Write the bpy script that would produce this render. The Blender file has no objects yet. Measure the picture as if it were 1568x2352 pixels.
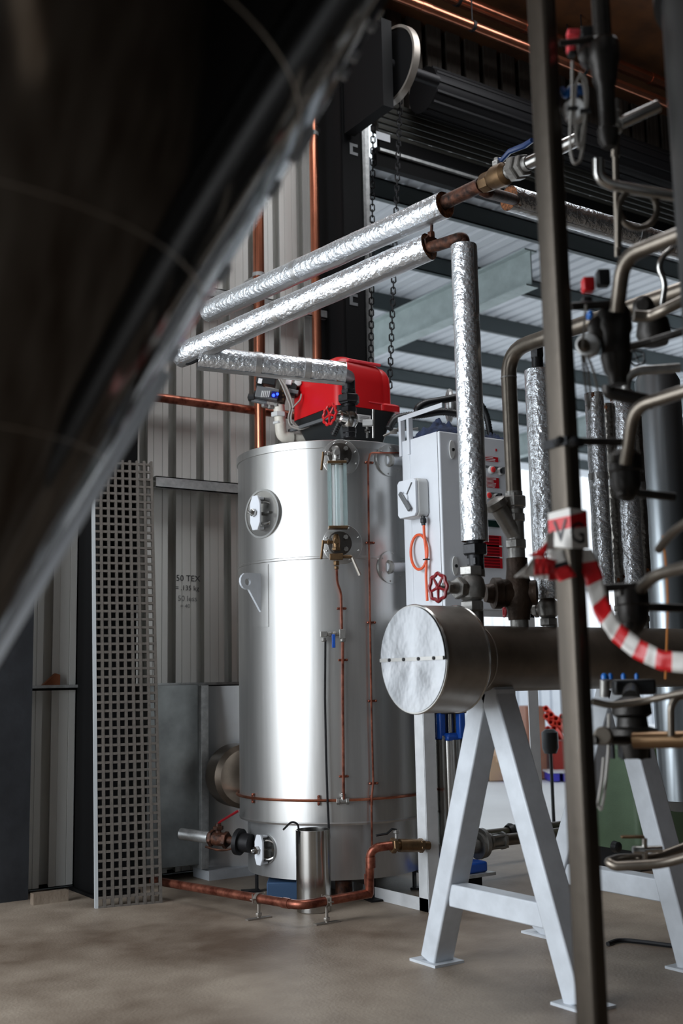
import bpy, math, random
from mathutils import Vector as V, Matrix, noise
random.seed(7)
sc = bpy.context.scene
COL = sc.collection
# ---------------------------------------------------------------- camera
FPX, CW, CH = 2600.0, 1568.0, 2352.0
_h, _p, _r = math.radians(56), math.radians(8.6), math.radians(1.15)
CF = V((math.cos(_h)*math.cos(_p), math.sin(_h)*math.cos(_p), math.sin(_p)))
_rt = V((math.sin(_h), -math.cos(_h), 0)); _up = _rt.cross(CF)
CR = _rt*math.cos(_r) - _up*math.sin(_r)
CU = _rt*math.sin(_r) + _up*math.cos(_r)
CC = V((0, 0, 1.35))
cam = bpy.data.cameras.new('camera'); camo = bpy.data.objects.new('camera', cam); COL.objects.link(camo)
camo.matrix_world = Matrix(((CR.x, CU.x, -CF.x, CC.x), (CR.y, CU.y, -CF.y, CC.y), (CR.z, CU.z, -CF.z, CC.z), (0, 0, 0, 1)))
cam.sensor_fit = 'VERTICAL'; cam.sensor_height = 36; cam.lens = FPX/CH*36
cam.clip_start = .05; cam.clip_end = 200
cam.dof.use_dof = True; cam.dof.focus_distance = 6.5; cam.dof.aperture_fstop = 1.9
sc.camera = camo
# ---------------------------------------------------------------- daylight, fill panels, exposure
w = bpy.data.worlds.new('sky'); sc.world = w; w.use_nodes = True
w.node_tree.nodes['Background'].inputs[0].default_value = (.80, .87, .93, 1)
w.node_tree.nodes['Background'].inputs[1].default_value = 1.5
def area(name, loc, rot, sx, sy, power, col):
    l = bpy.data.lights.new(name, 'AREA'); l.shape = 'RECTANGLE'; l.size = sx; l.size_y = sy; l.energy = power; l.color = col
    o = bpy.data.objects.new(name, l); o.location = loc; o.rotation_euler = rot; COL.objects.link(o); return o
WALLY = 7.7
# daylight standing in the big side doorway, then added fill panels out of view
area('daylight_side_door', (-3.9, 4.7, 3.0), (0, math.radians(-90), 0), 5.4, 5.0, 600, (.88, .94, 1))
area('back_wall_fill', (-1.5, WALLY-.02, 2.3), (math.radians(-90), 0, 0), 3.8, 4.4, 42, (.9, .95, 1))  # added, unseen: gives the header's end disc something bright to reflect
area('overhead_fill', (4.9, 5.3, 7.4), (0, 0, 0), 4.6, 2.2, 175, (.95, .97, 1))  # added fill panel under the closed ceiling, brightens upward faces
for y_ in (-2.5, .5): area('streak_fill', (-1.0, y_, 7.4), (0, 0, 0), 5.0, .7, 14, (.92, .96, 1))  # added, unseen: meant to put streaks on the conical tank
sun = bpy.data.lights.new('sun', 'SUN'); sun.energy = 4.0; sun.angle = math.radians(3); sun.color = (1, .97, .93)
so = bpy.data.objects.new('sun', sun); so.rotation_euler = V((-.3, -.62, .72)).to_track_quat('Z', 'Y').to_euler(); COL.objects.link(so)
sc.view_settings.view_transform = 'Standard'; sc.view_settings.look = 'None'
sc.view_settings.exposure = 0.0; sc.view_settings.gamma = 1.0; sc.view_settings.use_curve_mapping = False
# ---------------------------------------------------------------- helpers
def ray(x, y): return CF + CR*((x-CW/2)/FPX) - CU*((y-CH/2)/FPX)
def _ax(x, y, a, v):
    d = ray(x, y); return CC + d*((v-CC[a])/d[a])
def PX(x, y, v): return _ax(x, y, 0, v)
def PY(x, y, v): return _ax(x, y, 1, v)
def PZ(x, y, v=0.0): return _ax(x, y, 2, v)
def PD(x, y, d): return CC + ray(x, y)*d
def depth(p): return (V(p)-CC).dot(CF)
def m(px, d): return px*d/FPX
XA, YA, ZA = V((1, 0, 0)), V((0, 1, 0)), V((0, 0, 1))
def lin(c): return tuple(((v/255)/12.92 if v/255 <= .04045 else ((v/255+.055)/1.055)**2.4) for v in c)
_m = {}
def MAT(name, rgb, rough=.5, metal=0.0, var=None, bump=None, emit=None, trans=0, rgb2=None, alpha=1, rvar=0, spec=.5):
    """var=(scale, amount, (sx,sy,sz)) tone noise; bump=(scale, strength, stretch)"""
    mt = bpy.data.materials.new(name); mt.use_nodes = True; nt = mt.node_tree; n = nt.nodes; L = nt.links
    b = n['Principled BSDF']; c = lin(rgb)
    b.inputs['Base Color'].default_value = (*c, 1); b.inputs['Roughness'].default_value = rough; b.inputs['Metallic'].default_value = metal
    b.inputs['Specular IOR Level'].default_value = spec
    if trans: b.inputs['Transmission Weight'].default_value = trans
    if alpha < 1: b.inputs['Alpha'].default_value = alpha
    if emit: b.inputs['Emission Color'].default_value = (*lin(emit[0]), 1); b.inputs['Emission Strength'].default_value = emit[1]
    tc = n.new('ShaderNodeTexCoord')
    def mapping(st):
        mp = n.new('ShaderNodeMapping'); mp.inputs['Scale'].default_value = st; L.new(tc.outputs['Object'], mp.inputs[0]); return mp
    if var:
        mp = mapping(var[2] if len(var) > 2 else (1, 1, 1)); t = n.new('ShaderNodeTexNoise'); t.inputs['Scale'].default_value = var[0]; t.inputs['Detail'].default_value = 6
        t.inputs['Roughness'].default_value = .6
        L.new(mp.outputs[0], t.inputs['Vector']); r = n.new('ShaderNodeValToRGB'); c2 = lin(rgb2) if rgb2 else tuple(v*(1-var[1]) for v in c)
        r.color_ramp.elements[0].position = .35; r.color_ramp.elements[1].position = .65
        r.color_ramp.elements[0].color = (*c2, 1); r.color_ramp.elements[1].color = (*tuple(min(1, v*(1+var[1]*.4)) for v in c), 1)
        L.new(t.outputs['Fac'], r.inputs[0]); L.new(r.outputs[0], b.inputs['Base Color'])
        if rvar:
            mr = n.new('ShaderNodeMapRange'); mr.inputs['To Min'].default_value = rough-rvar; mr.inputs['To Max'].default_value = rough+rvar
            L.new(t.outputs['Fac'], mr.inputs[0]); L.new(mr.outputs[0], b.inputs['Roughness'])
    if bump:
        mp = mapping(bump[2] if len(bump) > 2 else (1, 1, 1)); t = n.new('ShaderNodeTexNoise'); t.inputs['Scale'].default_value = bump[0]; t.inputs['Detail'].default_value = 4
        L.new(mp.outputs[0], t.inputs['Vector']); bp = n.new('ShaderNodeBump'); bp.inputs['Strength'].default_value = bump[1]; bp.inputs['Distance'].default_value = .01
        L.new(t.outputs['Fac'], bp.inputs['Height']); L.new(bp.outputs[0], b.inputs['Normal'])
    _m[name] = mt; return mt
def frame(ax):
    ax = V(ax).normalized(); u = ax.cross(ZA) if abs(ax.z) < .95 else ax.cross(XA)
    u.normalize(); return u, ax.cross(u).normalized(), ax
def wloc(o):
    p = V((0, 0, 0))
    while o: p += o.location; o = o.parent
    return p
class MB:
    def __init__(s): s.v = []; s.f = []; s.mi = []; s.k = 0
    def add(s, vs, fs, k=None):
        o = len(s.v); s.v += [V(a) for a in vs]; s.f += [tuple(i+o for i in f) for f in fs]; s.mi += [s.k if k is None else k]*len(fs); return s
    def box(s, c, size, ax=None, k=None):
        c = V(c); a = ax or (XA, YA, ZA); hx, hy, hz = [v/2 for v in size]
        vs = [c+a[0]*x*hx+a[1]*y*hy+a[2]*z*hz for x in (-1, 1) for y in (-1, 1) for z in (-1, 1)]
        return s.add(vs, [(0, 1, 3, 2), (4, 6, 7, 5), (0, 4, 5, 1), (2, 3, 7, 6), (0, 2, 6, 4), (1, 5, 7, 3)], k)
    def bb(s, lo, hi, k=None):
        lo, hi = V(lo), V(hi); return s.box((lo+hi)/2, [abs(hi[i]-lo[i]) for i in range(3)], None, k)
    def rev(s, p, ax, prof, seg=24, ph=0.0, k=None, sq=None):
        u, v, a = frame(ax); p = V(p); vs = []; fs = []
        for t, r in prof:
            for i in range(seg):
                an = 2*math.pi*i/seg+ph; vs.append(p+a*t+(u*math.cos(an)+v*math.sin(an))*r)
        for j in range(len(prof)-1):
            for i in range(seg):
                i2 = (i+1) % seg; fs.append((j*seg+i, j*seg+i2, (j+1)*seg+i2, (j+1)*seg+i))
        if prof[0][1] > 0: fs.append(tuple(range(seg))[::-1])
        if prof[-1][1] > 0: fs.append(tuple((len(prof)-1)*seg+i for i in range(seg)))
        return s.add(vs, fs, k)
    def cyl(s, a, b, r, r2=None, seg=16, k=None, ph=0.0):
        a, b = V(a), V(b); d = b-a; return s.rev(a, d, [(0, r), (d.length, r if r2 is None else r2)], seg, ph, k)
    def hexn(s, c, ax, R, h, k=None):   # hexagonal nut with chamfered faces
        ax = V(ax).normalized(); return s.rev(V(c)-ax*h/2, ax, [(0, R*.9), (h*.12, R), (h*.88, R), (h, R*.9)], 6, .3, k)
    def tube(s, pts, r, seg=8, bend=0.0, k=None, closed=False, wob=0):
        pts = [V(p) for p in pts]
        if bend and len(pts) > 2:
            q = [pts[0]]
            for i in range(1, len(pts)-1):
                a, b, c = pts[i-1], pts[i], pts[i+1]; l = min(bend, (b-a).length*.49, (c-b).length*.49)
                s0 = b+(a-b).normalized()*l; s1 = b+(c-b).normalized()*l
                for j in range(7):
                    t = j/6; q.append(s0*(1-t)**2+b*2*t*(1-t)+s1*t*t)
            q.append(pts[-1]); pts = q
        n = len(pts); vs = []; fs = []; T = []
        for i in range(n):
            if closed: d = pts[(i+1) % n]-pts[i-1]
            else: d = pts[min(i+1, n-1)]-pts[max(i-1, 0)]
            T.append(d.normalized())
        u = frame(T[0])[0]
        for i in range(n):
            u = (u-T[i]*u.dot(T[i])); u = u.normalized() if u.length > 1e-6 else frame(T[i])[0]; w_ = T[i].cross(u)
            ri = r[i] if isinstance(r, (list, tuple)) else r
            for j in range(seg):
                an = 2*math.pi*j/seg; vs.append(pts[i]+(u*math.cos(an)+w_*math.sin(an))*ri)
        for i in range(n if closed else n-1):
            i2 = (i+1) % n
            for j in range(seg):
                j2 = (j+1) % seg; fs.append((i*seg+j, i*seg+j2, i2*seg+j2, i2*seg+j))
        if not closed: fs += [tuple(range(seg))[::-1], tuple((n-1)*seg+j for j in range(seg))]
        return s.add(vs, fs, k)
    def torus(s, c, ax, R, r, seg=32, rs=8, k=None, wob=0, nw=0):
        u, v, a = frame(ax); c = V(c)
        return s.tube([c+(u*math.cos(2*math.pi*i/seg)+v*math.sin(2*math.pi*i/seg))*R*(1+wob*(1 if nw and (i*nw//seg*1.0) != ((i+1)*nw//seg*1.0) else 0)) for i in range(seg)], r, rs, 0, k, True)
    def ring(s, c, ax, R0, R1, h, seg=32, k=None):   # flat annulus with thickness
        u, v, a = frame(ax); c = V(c); vs = []; fs = []
        for i in range(seg):
            d = u*math.cos(2*math.pi*i/seg)+v*math.sin(2*math.pi*i/seg)
            vs += [c+d*R0, c+d*R1, c+d*R1+a*h, c+d*R0+a*h]
        for i in range(seg):
            j = (i+1) % seg
            for q in range(4): fs.append((i*4+q, j*4+q, j*4+(q+1) % 4, i*4+(q+1) % 4))
        return s.add(vs, fs, k)
    def prism(s, poly, p, u, v, n, h, k=None):   # polygon in (u,v), extruded h along n
        p, u, v, n = V(p), V(u), V(v), V(n); c = len(poly)
        vs = [p+u*a+v*b for a, b in poly]+[p+u*a+v*b+n*h for a, b in poly]
        return s.add(vs, [tuple(range(c))[::-1], tuple(range(c, 2*c))]+[(i, (i+1) % c, (i+1) % c+c, i+c) for i in range(c)], k)
    def bar(s, a, b, wd, th, side=None, k=None):     # rectangular bar from a to b; wd along `side`
        a, b = V(a), V(b); d = b-a; z = d.normalized()
        sd = V(side) if side else frame(z)[0]; sd = (sd-z*sd.dot(z)).normalized(); t = z.cross(sd)
        return s.box((a+b)/2, (wd, th, d.length), (sd, t, z), k)
    def build(s, name, mat, parent=None, smooth=True, bevel=0, ang=35, origin=None):
        me = bpy.data.meshes.new(name)
        if parent: o0 = wloc(parent)
        elif origin is not None: o0 = V(origin)
        else:
            o0 = V((sum(v.x for v in s.v)/len(s.v), sum(v.y for v in s.v)/len(s.v), min(v.z for v in s.v)))
        me.from_pydata([tuple(v-o0) for v in s.v], [], s.f)
        for mt in (mat if isinstance(mat, (list, tuple)) else [mat]): me.materials.append(mt)
        me.polygons.foreach_set('material_index', s.mi)
        import bmesh
        bm = bmesh.new(); bm.from_mesh(me); bmesh.ops.recalc_face_normals(bm, faces=bm.faces); bm.to_mesh(me); bm.free()
        if smooth: me.shade_smooth(); me.set_sharp_from_angle(angle=math.radians(ang))
        o = bpy.data.objects.new(name, me); COL.objects.link(o)
        if parent: o.parent = parent
        else: o.location = o0
        if bevel:
            bv = o.modifiers.new('bevel', 'BEVEL'); bv.width = bevel; bv.segments = 2; bv.limit_method = 'ANGLE'; bv.angle_limit = math.radians(40)
        return o
def tag(o, label, cat, group=None):
    o['label'] = label; o['category'] = cat
    if group: o['group'] = group
    return o
def thing(name, label, cat, loc, group=None):
    o = bpy.data.objects.new(name, None); o.empty_display_size = .1; COL.objects.link(o); o.location = V(loc); return tag(o, label, cat, group)
def struct(o): o['kind'] = 'structure'; return o
def dup(root, loc=None, label=None, group=None, rz=0, scale=None):
    r = root.copy(); COL.objects.link(r)
    if loc is not None: r.location = V(loc)
    if rz: r.rotation_euler.z = rz
    if scale: r.scale = (scale,)*3
    if label: r['label'] = label
    if group: r['group'] = group
    for ch in list(root.children):
        c = ch.copy(); COL.objects.link(c); c.parent = r
        for g in list(ch.children):
            d = g.copy(); COL.objects.link(d); d.parent = c
    return r
def text(name, body, p, u, v, size, mat, parent, lift=.001):
    """flat lettering: baseline start p, direction u, up v"""
    cu = bpy.data.curves.new(name, 'FONT'); cu.body = body; cu.size = size; cu.extrude = .0004; cu.resolution_u = 2
    t = bpy.data.objects.new(name, cu); COL.objects.link(t)
    dg = bpy.context.evaluated_depsgraph_get(); me = bpy.data.meshes.new_from_object(t.evaluated_get(dg)); bpy.data.objects.remove(t)
    u, v = V(u).normalized(), V(v).normalized(); n = u.cross(v); o0 = wloc(parent)
    for vv in me.vertices: vv.co = V(p)+u*vv.co.x+v*vv.co.y+n*(vv.co.z+lift)-o0
    me.materials.clear(); me.materials.append(mat); o = bpy.data.objects.new(name, me); COL.objects.link(o); o.parent = parent; return o
# ---------------------------------------------------------------- materials
concrete = MAT('concrete', (146, 134, 120), .5, 0, (1.1, .38, (1, 1, 1)), (60, .25), rgb2=(92, 76, 62), rvar=.14)
yard = MAT('yard_concrete', (240, 241, 242), .6, 0, (.5, .08))
clad = MAT('zinc_cladding', (206, 206, 202), .45, .25, (2, .06, (1, 1, .4)), (5, .05, (1, 1, .2)), rvar=.05)
galv = MAT('galvanised', (176, 178, 178), .4, .6, (22, .25), (30, .08))
galvbeam = MAT('galvanised_beam', (165, 178, 178), .55, .15, (6, .15))
blackst = MAT('black_steel', (5, 5, 6), .7, 0, spec=.15)
dark = MAT('dark_metal', (30, 30, 32), .55, .3, spec=.3)
darkwall = MAT('dark_wall', (22, 20, 18), .85)
dcurtain = MAT('door_curtain', (66, 66, 62), .5, .3, (2, .15, (.2, 1, 1)))
insul = MAT('roof_insulation', (88, 52, 20), .8, 0, (3, .4), (8, .4))
boilerm = MAT('boiler_steel', (191, 190, 188), .35, .9, (1.6, .13, (6, 6, .3)), (3, .06, (4, 4, .25)), rvar=.05)
steel = MAT('stainless', (180, 178, 174), .22, 1, (6, .08), (3, .03))
steelrub = MAT('stainless_dull', (156, 149, 141), .4, .7, (8, .18), (10, .05))
discm = MAT('polished_sheet', (176, 178, 181), .24, .8, (5, .05), (4.2, .6))
brassm = MAT('bronze', (116, 92, 66), .4, .85, (14, .35), (30, .15))
castm = MAT('cast_steel', (150, 148, 144), .42, .75, (20, .2), (60, .2))
copper = MAT('copper', (205, 132, 104), .25, .95, (5, .22, (1, 1, .6)))
copperd = MAT('copper_old', (150, 92, 74), .38, .8, (16, .45, (1, 1, 1)), rgb2=(92, 44, 32))
rust = MAT('rusty_iron', (84, 50, 34), .6, .5, (22, .5), (40, .5), rgb2=(26, 16, 12))
brownc = MAT('brown_casting', (60, 46, 36), .5, .55, (12, .4), (50, .3))
blackc = MAT('black_iron', (38, 38, 40), .45, .5, (20, .3), (50, .2))
foil = MAT('foil', (222, 226, 230), .27, .82, (10, .06), (42, 1.0))
foilb = MAT('foil_mottled', (150, 146, 140), .3, .92, (60, .3), (60, .5))
tapef = MAT('foil_tape', (190, 190, 190), .32, .8, (10, .1), (30, .4))
wool = MAT('rust_wool', (134, 84, 50), .95, 0, (40, .6), (60, 1), rgb2=(50, 30, 18))
white = MAT('white_paint', (216, 220, 226), .42, 0, (4, .05))
offw = MAT('pale_grey', (196, 197, 196), .45)
aframe = MAT('silver_paint', (198, 203, 209), .45, .05, (7, .12))
whitefr = MAT('white_frame', (210, 212, 214), .4, .1, (8, .1))
red = MAT('red_paint', (196, 14, 22), .38, 0, None, None)
darkred = MAT('dark_red', (120, 14, 24), .35, 0, (10, .2))
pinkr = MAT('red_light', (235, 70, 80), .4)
black = MAT('black_plastic', (20, 22, 24), .45)
grate = MAT('grating_grp', (92, 86, 80), .7, .1, (40, .25))
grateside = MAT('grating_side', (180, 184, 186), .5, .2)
greym = MAT('mid_grey', (104, 106, 108), .45, .3)
cable = MAT('grey_cable', (150, 146, 140), .55)
orange = MAT('orange_cable', (226, 92, 52), .45)
blue = MAT('blue_paint', (24, 74, 160), .35)
navy = MAT('navy_cloth', (30, 44, 74), .9, 0, (18, .5), (40, .6))
bluev = MAT('blue_valve', (12, 92, 170), .3)
glassm = MAT('gauge_glass', (225, 240, 240), .08, 0, None, None, trans=.85)
green = MAT('green_paint', (84, 104, 80), .6, 0, (5, .12), (120, .15))
led = MAT('blue_led', (30, 60, 255), .4, emit=((40, 70, 255), 4))
greensc = MAT('dark_display', (24, 44, 40), .25)
ink = MAT('marker_ink', (24, 26, 30), .6)
inkf = MAT('faded_ink', (112, 114, 114), .6)
redlab = MAT('red_label', (190, 20, 34), .5)
whitelab = MAT('white_label', (226, 226, 226), .5)
taper = MAT('tape_red', (196, 22, 28), .35)
tapew = MAT('tape_white', (206, 202, 196), .35)
tapek = MAT('tape_black', (20, 20, 24), .4)
canopy = MAT('canopy_sheet', (205, 210, 216), .5, 0)
purl = MAT('purlin_dark', (70, 78, 80), .6, .1)
skidm = MAT('skid_steel', (120, 112, 102), .34, .85, (10, .25))
skiddark = MAT('skid_casting', (46, 43, 40), .42, .6, (12, .35), (40, .2))
cone = MAT('tank_steel', (104, 102, 100), .09, 1, (1.5, .08, (1, 1, .3)), (1.2, .04))
card = MAT('cardboard', (190, 160, 132), .8)
purple = MAT('pallet_blue', (70, 66, 190), .5)
redtube = MAT('red_tube', (226, 62, 40), .5)
floorm = concrete
# ================================================================ SETTING
WY = 7.7                      # inner face of the back wall
CZ = 7.5
o = struct(MB().bb((-4, -5, -.2), (12, WY+.1, 0)).build('floor', concrete, smooth=False))
o = struct(MB().bb((-20, WY+.1, -.25), (60, 60, -.01)).build('yard_ground', yard, smooth=False))
o = struct(MB().bb((-4.2, -5.2, CZ), (12.2, WY+.3, CZ+.15)).build('ceiling', insul, smooth=False))
def wallbox(name, boxes):
    b = MB()
    for lo, hi in boxes: b.bb(lo, hi)
    return struct(b.build(name, darkwall, smooth=False))
wallbox('wall_left', [((-4.2, -5.2, 0), (-4, 2.1, CZ)), ((-4.2, 2.1, 5.8), (-4, 7.3, CZ)), ((-4.2, 7.3, 0), (-4, WY, CZ))])
wallbox('wall_right', [((12, -5.2, 0), (12.2, WY, CZ))])
wallbox('wall_front', [((-4.2, -5.2, 0), (-2.9, -5, CZ)), ((-2.1, -5.2, 0), (.7, -5, CZ)), ((1.5, -5.2, 0), (12.2, -5, CZ)), ((-2.9, -5.2, 3.0), (-2.1, -5, CZ)), ((.7, -5.2, 3.0), (1.5, -5, CZ))])  # two unseen slots added for reflected streaks on the conical tank
# back wall: ribbed sheets, each lapped sheet a part
JX = PY(846, 600, WY).x       # jamb of the roller doorway
PITCH = .235; T0 = 3.655
wb = struct(MB().bb((-4, WY+.14, 0), (-3.5, WY+.25, CZ)).bb((-3.5, WY+.14, 4.6), (.5, WY+.25, CZ)).bb((.5, WY+.14, 0), (JX, WY+.25, CZ)).bb((JX, WY+.14, 6.5), (12, WY+.25, CZ)).bb((11, WY+.14, 0), (12, WY+.25, 6.5)).build('wall_back', darkwall, smooth=False))  # unseen doorway gap at the left, added to brighten the header's end disc
def sheet(x0, nrib, z0, z1, name='cladding_sheet', par=wb, mt=clad):
    prof = []; y = WY
    for k in range(nrib):
        c = x0+PITCH*(k+.5)-PITCH*.5
        a = x0+k*PITCH
        prof += [(a, y), (a+.046, y), (a+.049, y+.006), (a+.052, y), (a+.118, y), (a+.121, y+.006), (a+.124, y), (a+.168, y), (a+.130, y+.13), (a+.272, y+.13), (a+.2345, y)]
    b = MB(); n = len(prof)
    vs = [(px_, py_, z0) for px_, py_ in prof]+[(px_, py_, z1) for px_, py_ in prof]+[(px_, py_+.002, z0) for px_, py_ in prof]+[(px_, py_+.002, z1) for px_, py_ in prof]
    fs = [(i, i+1, n+i+1, n+i) for i in range(n-1)]+[(2*n+i, 3*n+i, 3*n+i+1, 2*n+i+1) for i in range(n-1)]
    b.add(vs, fs); return b.build(name, mt, par, smooth=False)
X0 = T0-.2-PITCH*9
ZS = 1.37
for k in range(6):            # rib pitch runs on from sheet to sheet
    sheet(X0+k*3*PITCH-.0005*k, 3, ZS, CZ)
    if k < 5: sheet(X0+k*3*PITCH-.0005*k, 3, 0.03, ZS-.03)
xx = X0+6*3*PITCH
ZL = PY(1000, 120, WY).z
shadeclad = MAT('shaded_cladding', (72, 66, 60), .6, .2)  # same ribbed sheets, with the shade above the door put into their colour
for k in range(9): sheet(xx+k*3*PITCH, 3, 6.3, CZ, mt=shadeclad)
# horizontal girts and ledge
def girt(name, a, b, h, par=None, mt=galv):
    g = MB(); a, b = V(a), V(b)
    g.bb((a.x, a.y-.16, a.z-h/2), (b.x, a.y-.152, a.z+h/2)).bb((a.x, a.y-.16, a.z+h/2-.008), (b.x, a.y-.005, a.z+h/2)).bb((a.x, a.y-.16, a.z-h/2), (b.x, a.y-.12, a.z-h/2+.008))
    return struct(g.build(name, mt, par, smooth=False))
p = PY(430, 1112, WY-.16); girt('trim_1', (3.45, WY, p.z), (5.1, WY, p.z), .085)
p = PY(750, 722, WY-.16); girt('trim_2', (3.45, WY, p.z), (5.15, WY, p.z), .075)
p = PY(440, 1571, WY-.05); LZ = p.z+.01; struct(MB().bb((1.2, WY-.05, p.z-.01), (5.1, WY-.003, p.z+.01)).build('trim_3', galv, smooth=False))
# portal columns
def column(x0, x1, y0, name):
    b = MB(); t = .02
    b.bb((x0, y0, 0), (x1, y0+t, CZ)); b.bb((x0, WY-.03, 0), (x1, WY-.01, CZ)); b.bb(((x0+x1)/2-.008, y0+t, 0), ((x0+x1)/2+.008, WY-.03, CZ))
    b.bb((x0-.03, y0-.03, 0), (x1+.03, WY-.02, .02))
    b.bb((x0, y0, 0), (x0+.012, WY-.01, CZ)); b.bb((x1-.012, y0, 0), (x1, WY-.01, CZ))
    return b.build(name, blackst, smooth=False)
cy = WY-.42
xa, xb = PY(226, 1500, cy).x, PY(322, 1050, cy).x
tag(column(xa, xb-.02, cy, 'steel_column'), 'wide black steel column on the wall behind the leaning grating', 'column')
xc, xd = PY(789, 600, cy).x, PY(836, 600, cy).x
c2 = thing('steel_column', 'black steel column between ribbed wall and roller doorway', 'column', (xc, cy, 0))
cc = column(xc, xd, cy, 'column_section'); wo = wloc(cc); cc.parent = c2; cc.location = wo-c2.location
for y in (343, 688):          # pale C-shaped marks on the column
    p = PY(812, y, cy-.003); s = .001*10
    b = MB(); b.prism([(-.04, -.05), (.04, -.05), (.04, -.025), (-.01, -.025), (-.01, .025), (.04, .025), (.04, .05), (-.04, .05)], p, XA, ZA, -YA, .002); b.build('pale_mark', greym, c2, smooth=False)
# roller door: drum, rolled curtain, bottom bar, guide, number plate
yd = WY-.12
def zat(y, yy=yd, x=1000): return PY(x, y, yy).z
rd = thing('roller_door', 'dark roller door wound up above the bright doorway', 'roller door', (JX, yd, 0))
XE = 10.9
zt, zb = zat(165, yd-.3), zat(262, yd-.3)
b = MB(); b.rev((JX+.35, yd-.28, (zt+zb)/2), XA, [(0, (zt-zb)/2), (XE-JX, (zt-zb)/2)], 36)
for k in range(14):
    a = k*2*math.pi/14; b.bar((JX+.36, yd-.28+math.cos(a)*(zt-zb)/2, (zt+zb)/2+math.sin(a)*(zt-zb)/2), (XE, yd-.28+math.cos(a)*(zt-zb)/2, (zt+zb)/2+math.sin(a)*(zt-zb)/2), .02, .02)
b.build('curtain_roll', dark, rd)
z1_, z0_ = zat(268), zat(352)
nsl = 6
for k in range(nsl):
    za = z0_+(z1_-z0_)*k/nsl; zb_ = z0_+(z1_-z0_)*(k+1)/nsl
    MB().prism([(0, za+.003), (-.012, za+.01), (-.016, (za+zb_)/2), (-.012, zb_-.012), (0, zb_-.004), (.01, zb_-.004), (.01, za+.003)], (JX+.05, yd, 0), YA, ZA, XA, XE-JX).build('slat', dcurtain, rd, smooth=False)
MB().bb((JX+.05, yd-.02, zat(376)), (XE, yd+.02, z0_)).build('bottom_rail', blackst, rd, smooth=False)
MB().bb((JX+.02, yd-.07, zat(383, yd-.07)), (XE, yd-.04, zat(377, yd-.07))).build('weather_bar', galv, rd, smooth=False)
MB().bb((JX+.0, yd-.04, zat(424)), (XE, yd+.03, zat(384))).build('lintel_channel', blackst, rd, smooth=False)
xg0, xg1 = PY(838, 600, yd-.05).x, PY(853, 600, yd-.05).x
MB().bb((xg0, yd-.05, 0), (xg0+.03, yd+.03, zat(300, x=845))).bb((xg0, yd-.05, 0), (xg1, yd-.04, zat(300, x=845))).build('guide_rail', galv, rd, smooth=False)
p = PY(880, 314, yd-.03); MB().bb((p.x-.075, yd-.03, p.z-.035), (p.x+.075, yd-.024, p.z+.035)).build('number_plate', white, rd, smooth=False)
# hoist wheel and its hand chain
pc = PY(903, 152, yd-.75)
hw = thing('hoist_wheel', 'big black chain wheel at the end of the roller door drum', 'wheel', pc)
R = m(90, depth(pc))
MB().rev(pc-XA*.02, XA, [(0, R*.9), (.04, R*.9)], 40).build('end_plate', blackst, hw)
MB().ring(pc-XA*.03, XA, R*.93, R, .06, 48).build('wheel_rim', steelrub, hw)
MB().rev(pc-XA*.05, XA, [(0, .05), (.5, .05)], 16).build('axle', dark, hw)
MB().bb((pc.x-.2, pc.y-.12, pc.z-.45), (pc.x-.1, cy-.02, pc.z+.3)).build('drive_bracket', blackst, hw, smooth=False)
MB().bar(PY(921, 200, pc.y-.03), PY(924, 222, pc.y-.03), .03, .03).build('chain_guide', steelrub, hw, smooth=False)
def chain(name, label, a, b, ll, wr):
    a, b = V(a), V(b); n = int((a-b).length/(ll*.78)); t = thing(name, label, 'chain', b)
    def link(ax):
        L = MB(); s = frame(ZA)[0] if ax else YA; s = (XA*.8-YA*.6) if ax else (XA*.6+YA*.8)
        pts = [s*(ll*.28*math.cos(q))+ZA*(ll*.28*math.sin(q)+(ll*.22 if math.sin(q) >= 0 else -ll*.22)) for q in [math.pi*2*i/8+math.pi/8 for i in range(8)]]
        L.tube(pts, wr, 4, 0, None, True); return L
    l0 = link(0); l0.v = [v+wloc(t) for v in l0.v]; l1 = link(1); l1.v = [v+wloc(t) for v in l1.v]
    A = l0.build('link', dark, t); B = l1.build('link', dark, t)
    d = (a-b)/n
    for k in range(n):
        o = A if k == 0 else B if k == 1 else (A if k % 2 == 0 else B).copy()
        if k > 1: COL.objects.link(o); o.parent = t
        o.location = d*(k+.5)
chain('door_chain', 'hand chain hanging from the hoist wheel in front of the doorway', PY(919, 225, yd-.72), PY(894, 905, yd-.72), .062, .0065)
chain('door_chain', 'slack hand chain running down beside the pale door guide', PY(857, 250, yd-.2), PY(851, 905, yd-.2), .066, .0065)
# ---- yard canopy behind the doorway
cz = 6.15
yp = [PZ(1000, yy, cz).y for yy in (462, 548, 600, 640, 672, 722, 775, 812, 868, 905)]
Y1 = 19.5; XL = PZ(858, 440, cz+.2).x-.4
cs = thing('yard_canopy', 'pale ribbed canopy roof over the yard, seen through the doorway from below', 'canopy', (6, WY+.4, 0))
RP = .2
xk = [5.0+k*RP*5 for k in range(21)]
def rsheet(x0):
    b = MB(); pr = []
    for k in range(5):
        a = x0+k*RP; pr += [(a, cz+.12), (a+.125, cz+.12), (a+.14, cz+.155), (a+.18, cz+.155), (a+.197, cz+.12)]
    n = len(pr); b.add([(x_, WY+.55, z_) for x_, z_ in pr]+[(x_, Y1, z_) for x_, z_ in pr], [(i, i+1, n+i+1, n+i) for i in range(n-1)])
    b.add([(x_, WY+.55, z_+.003) for x_, z_ in pr]+[(x_, Y1, z_+.003) for x_, z_ in pr], [(i, n+i, n+i+1, i+1) for i in range(n-1)])
    return b.build('roof_sheet', canopy, cs, smooth=False)
r0 = rsheet(5.0)
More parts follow.
